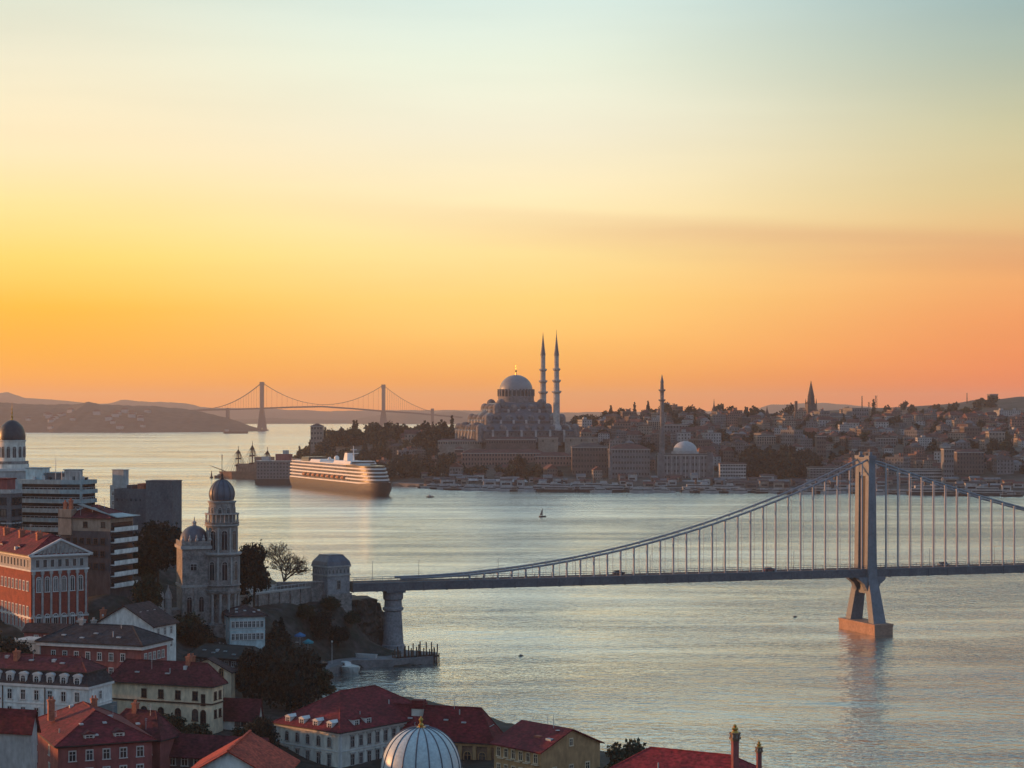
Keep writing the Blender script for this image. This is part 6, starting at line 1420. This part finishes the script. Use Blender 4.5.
# ---- trees and houses of the far slope
AVOID = []
def occupied():
    for o in list(COL.objects):
        if o.parent is None and o.type == 'EMPTY' and o.location.y > 1800 and o.get('category') in ('building', 'palace', 'mosque', 'house', 'church', 'tower', 'minaret'):
            xs = [(c.matrix_local @ Vector(v)) for c in o.children if c.type == 'MESH' for v in c.bound_box]
            if xs: AVOID.append((o.location.x, o.location.y+((min(p.y for p in xs)+max(p.y for p in xs))/2)-24, max(abs(p.x) for p in xs)+7, (max(p.y for p in xs)-min(p.y for p in xs))/2+31))
occupied()
PLACED = []
def free(x, y, r):
    for ax, ay, hw, hd in AVOID:
        if abs(x-ax) < hw+r*.3 and abs(y-ay) < hd+r*.3: return False
    return all((x-a)**2+(y-b)**2 > (r+c)**2*.62 for a, b, c in PLACED)
MARKS = [(316, 2330, 'the square headland tower'), (400, 2350, 'the wooded headland'), (455, 2150, 'the sunlit arcade'), (516, 2250, 'the great mosque'), (590, 2170, 'the cream halls by the mosque'), (610, 1960, 'the column on the waterfront'), (630, 2010, 'the red roofed block'), (662, 2150, 'the lone minaret'), (686, 2000, 'the pale domed palace'),
         (714, 2680, 'the needle turret'), (733, 1965, 'the white hotel block'), (767, 2680, 'the squat pointed turret'), (766, 2250, 'the cream block in the trees'), (811, 2700, 'the church spire'), (830, 1955, 'the grey glass block'), (860, 2720, 'the pale ridge top block'), (876, 3250, 'the lattice mast'), (887, 2250, 'the pale round cornered block'), (920, 1950, 'the white ferry terminal'), (949, 1940, 'the pale tower block'), (970, 1990, 'the dark brown block'), (967, 3350, 'the thin hill mast'), (997, 2300, 'the pale square villa'), (994, 3400, 'the skyline tower block')]
def where(x, y):
    b = min(MARKS, key=lambda m: (x-X(m[0], m[1]))**2+((y-m[1])*.8)**2); dx, dy = x-X(b[0], b[1]), y-b[1]
    if abs(dy) > abs(dx): rel = ('far behind' if dy > 90 else 'just behind') if dy > 0 else ('well below' if dy < -90 else 'just below')
    else: rel = ('right of' if dx > 0 else 'left of') if abs(dx) > 35 else 'close beside'
    return f"{rel} {b[2]}"
def far_houses():
    kinds = []
    g = random.Random(21)
    pal = [('cream', FCREAM), ('grey', FGREY), ('white', FWHITE), ('pink', FPINK), ('brown', FBROWN)]
    for ci, (cn, wm) in enumerate(pal):
        for vi, (w, d, h, rk) in enumerate(((13, 12, 9, 'hip'), (17, 14, 14, 'hip'), (12, 16, 12, 'gable'), (19, 15, 18, 'flat'))):
            m = MB(); m.box(-w/2, w/2, -d/2, d/2, -9, h, 0); z = h
            if rk == 'hip': x0, x1, y0, y1 = -w/2-.7, w/2+.7, -d/2-.7, d/2+.7; i_ = min(w, d)/2-.4; m.add([(x0,y0,z), (x1,y0,z), (x1,y1,z), (x0,y1,z), (x0+i_, 0, z+3.6), (x1-i_, 0, z+3.6)], [(3,2,1,0), (0,1,5,4), (2,3,4,5), (1,2,5), (3,0,4)], 1)
            elif rk == 'gable': m.add([(-w/2-.7, -d/2-.5, z), (w/2+.7, -d/2-.5, z), (0, -d/2-.5, z+4.2), (-w/2-.7, d/2+.5, z), (w/2+.7, d/2+.5, z), (0, d/2+.5, z+4.2)], [(0,1,2), (5,4,3), (0,2,5,3), (1,4,5,2), (0,3,4,1)], 1)
            else: m.box(-w/2-.3, w/2+.3, -d/2-.3, d/2+.3, h, h+.8, 1).box(-3, 2, -2, 3, h+.8, h+3.4, 0).tube((4, 2, h), (4, 2, h+5), .2, .2, 4, 3)
            m.box(1.5, 2.9, -.8, .8, h+.5, h+4.6, 3)
            ns = max(2, int(h/3.3)); nc = max(3, int(w/3))
            for r in range(ns):
                zz_ = 1.2+r*(h-.6)/ns
                for i in range(nc):
                    u = -w/2+w*(i+.5)/nc
                    for s_ in (-1, 1): m.box(u-.62, u+.62, s_*d/2-.10 if s_ < 0 else d/2, -d/2 if s_ < 0 else d/2+.10, zz_, zz_+1.7, 2)
                nd = max(2, int(d/3.6))
                for i in range(nd):
                    u = -d/2+d*(i+.5)/nd
                    for s_ in (-1, 1): m.box(-w/2-.10 if s_ < 0 else w/2, -w/2 if s_ < 0 else w/2+.10, u-.62, u+.62, zz_, zz_+1.7, 2)
            rf = (FRED, FDROOF, FRED, FGREY)[vi] if (ci+vi) % 3 else FRED
            rn = {FRED: 'red', FDROOF: 'dark', FGREY: 'grey'}[rf]
            kinds.append((m.mesh('townhouse', [wm, rf, GLASS, BRICKCH if ci % 2 else FBROWN]), f"{['small', 'broad', 'narrow', 'tall'][vi]} {cn} house with {rn} {['hipped', 'hipped', 'gabled', 'flat'][vi]} roof", max(w, d)/2))
    n = 0; tries = 0
    while n < 292 and tries < 30000:
        tries += 1
        t = g.random(); D = 1965+(g.random()**1.0)*840; px = g.uniform(575, 1036) if g.random() > .13 else g.uniform(448, 600)
        if D > 2500 and px < 600: continue
        if D < 2110 and 742 < px < 812: continue                # the dark wood by the water
        if px < 600 and 2190 < D < 2330: continue
        if n < 16: px = g.uniform(372, 456); D = g.uniform(2060, 2340)
        x = X(px, D); k = g.choice(kinds); sc = g.uniform(.72, 1.08)
        if not free(x, D, k[2]*sc): continue
        PLACED.append((x, D, k[2]*sc)); o = link('townhouse', k[0], None, (x, D, city.at(x, D)-.5), g.gauss(.1, .35)+(math.pi/2 if g.random() < .4 else 0)); o.scale = (sc, sc, sc*g.uniform(.9, 1.2))
        tag(o, f"{k[1]} {where(x, D)}", 'house', 'houses on the slope across the water'); n += 1
    print('far houses', n, tries)
    # the countless smaller houses that fill the gaps between them
    m = MB(); t = 0; k_ = 0; mats = [FCREAM, FGREY, FWHITE, FPINK, FBROWN, FRED, FDROOF, GLASS]
    while k_ < 420 and t < 40000:
        t += 1; D = g.uniform(1985, 2830); px = g.uniform(560, 1040) if g.random() > .14 else g.uniform(446, 600)
        if D > 2500 and px < 600: continue
        if D < 2110 and 742 < px < 812: continue
        if px < 600 and 2180 < D < 2340: continue
        x = X(px, D); w = g.uniform(3.8, 6.5); d = g.uniform(3.8, 6.5)
        if not free(x, D, max(w, d)*.8): continue
        PLACED.append((x, D, max(w, d)*.8)); z0 = city.at(x, D)-.5; h = g.uniform(5, 12); a = g.gauss(.1, .4); ca, sa = math.cos(a), math.sin(a); rise = g.choice((0, 2.2, 2.8)); wm = g.choice((0, 0, 1, 1, 2, 2, 3, 4)); rm = g.choice((5, 5, 6, 1))
        tr = lambda p: (x+p[0]*ca-p[1]*sa, D+p[0]*sa+p[1]*ca, z0+p[2])
        b = MB().box(-w, w, -d, d, -7, h, wm).add([(-w-.5, -d-.5, h), (w+.5, -d-.5, h), (w+.5, d+.5, h), (-w-.5, d+.5, h), (-w*.3, 0, h+.4+rise), (w*.3, 0, h+.4+rise)], [(3,2,1,0), (0,1,5,4), (2,3,4,5), (1,2,5), (3,0,4)], rm)
        for r in range(max(2, int(h/3.2))):
            zz_ = 1.2+r*3.1
            if zz_+1.5 > h: break
            for i in range(3):
                u = -w+2*w*(i+.5)/3; b.box(u-.6, u+.6, -d-.1, -d, zz_, zz_+1.5, 7); u = -d+2*d*(i+.5)/3; b.box(-w-.1, -w, u-.6, u+.6, zz_, zz_+1.5, 7)
        o_ = len(m.v); m.v += [tr(p) for p in b.v]; m.f += [tuple(i+o_ for i in f) for f in b.f]; m.m += b.m; k_ += 1
    o = m.build('small_townhouses', mats); o['kind'] = 'stuff'; o['label'] = 'dense small houses filling the slope across the water'
    print('small houses', k_)
far_houses()
def far_trees():
    g = random.Random(5); protos = []
    for i in range(5): protos.append((crown_mesh('crown', blobs_round(15, 15+2*(i % 3), 30+i, 11, .15), 620, 1.25, LEAFD if i % 2 == 0 else LEAFB if i == 3 else LEAFG, 40+i, .5), trunk_mesh('trunk', 14, .5, 50+i, 4), ('broad dark', 'rounded green', 'spreading dark', 'olive brown', 'tall dark')[i]))
    protos.append((crown_mesh('crown', blobs_cone(22, 8, 9, 14), 520, 1.0, LEAFD, 61, .3), trunk_mesh('trunk', 20, .4, 62, 2, .05, .95), 'pointed dark'))
    n = 0
    def put(px, D, sc, kind=None):
        nonlocal n
        x = X(px, D); k = protos[kind if kind is not None else g.choice((0, 0, 1, 2, 2, 3, 4, 5))]
        o = thing('tree', f"{k[2]} tree {where(x, D)}", 'tree', (x, D, city.at(x, D)-.4), g.random()*6.28, 'trees on the slope across the water'); o.scale = (sc*g.uniform(.9, 1.15), sc*g.uniform(.9, 1.15), sc*g.uniform(.85, 1.2))
        link('trunk', k[1], o); link('crown', k[0], o); PLACED.append((x, D, 5*sc)); n += 1
    for i in range(120):                                        # wooded headland behind the cruise ship
        px = g.uniform(299, 456); D = g.uniform(2040+max(0, 350-px)*3.2, 2520)
        if free(X(px, D), D, 2.5): put(px, D, g.uniform(.95, 1.5))
    for px, D, sc in ((301, 2290, .9), (305, 2260, 1.0), (309, 2240, .95), (313, 2255, 1.15), (318, 2250, 1.2), (323, 2265, 1.2), (327, 2290, 1.25), (298, 2330, .8), (330, 2230, 1.1), (335, 2200, 1.0)): put(px, D, sc)
    print('head', n)
    for i in range(36):                                        # dark wood by the water below the spire
        px = g.uniform(744, 812); D = g.uniform(1985, 2120)
        if free(X(px, D), D, 3): put(px, D, g.uniform(1.1, 1.6), g.choice((0, 2, 4)))
    for i in range(34):                                        # trees under the long pink building
        px = g.uniform(440, 600); D = g.uniform(2000, 2060)
        if free(X(px, D), D, 2): put(px, D, g.uniform(.7, 1.05), g.choice((0, 2, 1)))
    for i in range(52):                                        # crest of the ridge
        px = g.uniform(582, 1024); D = g.uniform(2640, 2800) if px < 880 else g.uniform(2700, 3420)
        if free(X(px, D), D, 2): put(px, D, g.uniform(.9, 1.5))
    t = 0
    while n < 285 and t < 9000:
        t += 1; px = g.uniform(446, 1034); D = g.uniform(1990, 2760)
        if px < 600 and 2180 < D < 2340: continue
        if free(X(px, D), D, 1.2): put(px, D, g.uniform(.55, 1.05))
    # the rest of the trees that grow between the houses
    allv, allf = [], []; t = 0; k_ = 0; gg = np.random.default_rng(3)
    protos2 = [crown_mesh('crown', blobs_round(13, 13, 80+i, 9, .05), 260, 1.5, LEAFD, 90+i, .5) for i in range(3)]
    arr = []
    for pm in protos2:
        v = np.empty(len(pm.vertices)*3); pm.vertices.foreach_get('co', v); arr.append(v.reshape(-1, 3))
    off_ = 0
    while k_ < 420 and t < 30000:
        t += 1; px = g.uniform(446, 1036); D = g.uniform(1985, 2830)
        if px < 600 and 2170 < D < 2350: continue
        x = X(px, D)
        if not free(x, D, -1.2): continue
        PLACED.append((x, D, 2.5)); v = arr[k_ % 3]*g.uniform(.5, .95); a = g.random()*6.28; ca, sa = math.cos(a), math.sin(a)
        w = np.column_stack([v[:, 0]*ca-v[:, 1]*sa+x, v[:, 0]*sa+v[:, 1]*ca+D, v[:, 2]+city.at(x, D)-.5]); allv.append(w); allf.append(np.arange(len(v)).reshape(-1, 4)+off_); off_ += len(v); k_ += 1
    me = bpy.data.meshes.new('garden_trees'); me.from_pydata(np.concatenate(allv).tolist(), [], np.concatenate(allf).tolist()); me.materials.append(LEAFD); me.update()
    o = link('garden_trees', me); o['kind'] = 'stuff'; o['label'] = 'dark garden trees growing between the far houses'
    print('far trees', n, k_)
far_trees()

# ---- the far waterfront: quay, boats, marquees
def waterfront():
    pts = [xy(392, 2012), xy(450, 1952), xy(520, 1912), xy(560, 1888), xy(640, 1882), xy(720, 1872), xy(850, 1847), xy(1030, 1797), xy(1300, 1697), xy(1300, 1740), xy(1030, 1850), xy(850, 1890), xy(720, 1915), xy(640, 1925), xy(560, 1935), xy(450, 2005), xy(396, 2050)]
    q = MB().prism(pts, -4, 3.4).build('quay', PAVE); q['kind'] = 'structure'
    g = random.Random(9)
    def proto(kind):
        m = MB()
        if kind == 0:                                           # ferry
            m.prism([(-19, -4.5), (15, -4.5), (21, 0), (15, 4.5), (-19, 4.5)], -1, 2.6, 1, top=[(-19.5, -4.8), (15, -4.8), (22, 0), (15, 4.8), (-19.5, 4.8)]); m.box(-17, 13, -4, 4, 2.6, 5.2, 0).box(-16.5, 12.5, -4.06, 4.06, 3.4, 4.5, 2).box(-17.5, 12, -4.3, 4.3, 5.2, 5.5, 0).box(-13, 8, -3.2, 3.2, 5.5, 7.8, 0).box(-12.5, 8.1, -3.26, 3.26, 6.2, 7.2, 2).box(1, 7, -2.4, 2.4, 7.8, 9.6, 0).tube((-4, 0, 7.8), (-4, 0, 12), 1.1, 1.0, 8, 1).tube((4, 0, 9.6), (4, 0, 14), .15, .1, 4, 1)
        elif kind == 1:                                         # motor yacht
            m.prism([(-8, -2.4), (5, -2.4), (9, 0), (5, 2.4), (-8, 2.4)], -.6, 1.9, 0, top=[(-8.2, -2.6), (5, -2.6), (10, 0), (5, 2.6), (-8.2, 2.6)]); m.box(-6, 3, -2, 2, 1.9, 3.8, 0).box(-5.6, 3.1, -2.05, 2.05, 2.5, 3.3, 2).box(-5, 0, -1.6, 1.6, 3.8, 5.0, 0).tube((-2, 0, 5), (-2, 0, 8), .12, .08, 4, 1)
        else:                                                   # fishing boat
            m.prism([(-6, -2), (4, -2), (7, 0), (4, 2), (-6, 2)], -.5, 1.6, 1, top=[(-6.2, -2.2), (4, -2.2), (8, 0), (4, 2.2), (-6.2, 2.2)]); m.box(-4.5, -.5, -1.4, 1.4, 1.6, 4.0, 0).box(-4.4, -.4, -1.45, 1.45, 2.6, 3.4, 2).tube((1.5, 0, 1.6), (1.5, 0, 9), .18, .1, 5, 1).tube((1.5, 0, 8), (-4, 0, 4.5), .06, .06, 3, 1)
        return m
    K = [(proto(0).mesh('ferry', [FWHITE, HULLM, GLASS]), 'ferry', 'white passenger ferry'), (proto(1).mesh('motor_yacht', [FWHITE, FGREY, GLASS]), 'motor_yacht', 'white motor yacht'), (proto(2).mesh('fishing_boat', [FCREAM, HULLM, GLASS]), 'fishing_boat', 'dark fishing boat')]
    coast = [(396, 1990), (450, 1938), (520, 1898), (560, 1874), (640, 1868), (720, 1858), (850, 1833), (1024, 1783)]
    lane = [(424, 2), (430, 1), (437, 1), (444, 2), (452, 1), (461, 2), (470, 1), (480, 2), (489, 1), (498, 1), (507, 2), (517, 1), (526, 2), (536, 2), (546, 0), (558, 0), (570, 0), (581, 0), (590, 1), (599, 0), (611, 0), (621, 1), (628, 2), (637, 1), (648, 2), (659, 1), (700, 0), (716, 2), (726, 0), (740, 1), (752, 2), (765, 1), (781, 2), (795, 1), (812, 0), (838, 1), (905, 1), (930, 0), (960, 2), (985, 0), (1008, 1)]
    lane += [(g.uniform(424, 668), g.choice((1, 1, 2))) for _ in range(52)]+[(g.uniform(690, 1020), g.choice((1, 2, 2))) for _ in range(26)]
    for i, (px, k) in enumerate(lane):
        D = np.interp(px, [c[0] for c in coast], [c[1] for c in coast])-(g.uniform(0, 6) if i < 41 else g.uniform(4, 26)); x = X(px, D); me, nm, lb = K[k]
        o = link(nm, me, None, (x, D, 0), g.choice((0, math.pi))+g.gauss(-.15, .12)); o.scale = (g.uniform(.9, 1.12),)*3
        tag(o, f"{lb} moored at the far quay {where(x, D+40)}", 'boat' if k else 'ferry', 'boats moored along the far quay')
    mq = MB()
    for i, (px, D, w, lb) in enumerate(((442, 2010, 18, 'first white marquee on the far quay, below the sunlit arcade'), (456, 2000, 24, 'wide pale marquee beside the first one on the far quay'), (472, 1985, 14, 'small white marquee right of the wide one'), (498, 1965, 34, 'long pale awning along the quay below the long pink building'), (515, 1950, 26, 'long white canopy on the quay below the mosque'), (690, 1930, 30, 'pale canopy on the quay in front of the domed palace'), (755, 1905, 22, 'white canopy on the quay in front of the dark wood'), (1002, 1850, 40, 'long white canopy right of the dark brown block'), (880, 1880, 26, 'white canopy just right of the bridge tower'), (650, 1930, 18, 'white canopy below the red roofed block'))):
        o = thing('marquee', lb, 'marquee', (X(px, D), D, 3.5), R(-8), 'canopies along the far quay')
        MB().add([(-w/2, -4, 3.2), (w/2, -4, 3.2), (w/2, 4, 3.2), (-w/2, 4, 3.2), (-w/2+2, 0, 5.4), (w/2-2, 0, 5.4)], [(3,2,1,0), (0,1,5,4), (2,3,4,5), (1,2,5), (3,0,4)]).build('canopy', FWHITE, o)
        for k in range(5): u = -w/2+.5+(w-1)*k/4; MB().tube((u, -3.6, -.5), (u, -3.6, 3.2), .15).build('pole', FGREY, o)
    for i in range(130):                                        # low sheds along the quay
        px = g.uniform(420, 1020); D = np.interp(px, [c[0] for c in coast], [c[1] for c in coast])+g.uniform(22, 80); x = X(px, D); w = g.uniform(5, 15)
        if not free(x, D, w*.22): continue
        PLACED.append((x, D, w*.25)); wm = g.choice((FWHITE, FWHITE, FWHITE, FGREY, FCREAM, FBROWN)); wn = {FWHITE: 'white', FGREY: 'grey', FCREAM: 'cream', FBROWN: 'brown'}[wm]
        o = thing('quay_shed', f"low {wn} shed on the far quay {where(x, D)}", 'shed', (x, D, max(3.4, city.at(x, D)-.3)), R(g.uniform(-15, 5)), 'sheds on the far quay'); h = g.uniform(3.5, 6.5)
        MB().box(-w/2, w/2, -3, 4, -2, h).build('wall', wm, o); MB().add([(-w/2-.4, -3.4, h), (w/2+.4, -3.4, h), (w/2+.4, 4.4, h), (-w/2-.4, 4.4, h), (-w/2-.4, .5, h+1.8), (w/2+.4, .5, h+1.8)], [(3,2,1,0), (0,1,5,4), (2,3,4,5), (1,2,5), (3,0,4)]).build('roof', g.choice((FRED, FDROOF, FGREY)), o)
        MB().box(-w*.35, w*.35, -3.08, -3.001, 1.2, min(3, h-.6)).build('window', GLASS, o)
waterfront()
# a scatter of pale houses on the wooded far shore
def far_shore():
    g = random.Random(13); m = MB(); m.box(-14, 14, -10, 10, -14, 12, 0).add([(-16, -11, 12), (16, -11, 12), (16, 11, 12), (-16, 11, 12), (-8, 0, 20), (8, 0, 20)], [(3,2,1,0), (0,1,5,4), (2,3,4,5), (1,2,5), (3,0,4)], 1); me = m.mesh('shore_house', [FWHITE, FRED])
    hs = [o for o in COL.objects if o.name == 'hills'][0]; bpy.context.view_layer.update()
    dg = bpy.context.evaluated_depsgraph_get(); n = 0
    for i in range(60):
        px = g.choice((g.gauss(50, 12), g.gauss(108, 12), g.gauss(140, 9))); D = g.uniform(6750, 7150); ok, p, nn, _ = hs.ray_cast(Vector((X(px, D), D, 500)), Vector((0, 0, -1)))
        if not ok or p.z < 6 or n >= 26: continue
        o = link('shore_house', me, None, (X(px, D), D, p.z), g.uniform(-.5, .5)); o.scale = (g.uniform(.5, .95),)*3; n += 1
        tag(o, 'tiny pale house with red roof on the hazy wooded shore beyond the far bridge', 'house', 'tiny houses on the hazy far shore')
far_shore()
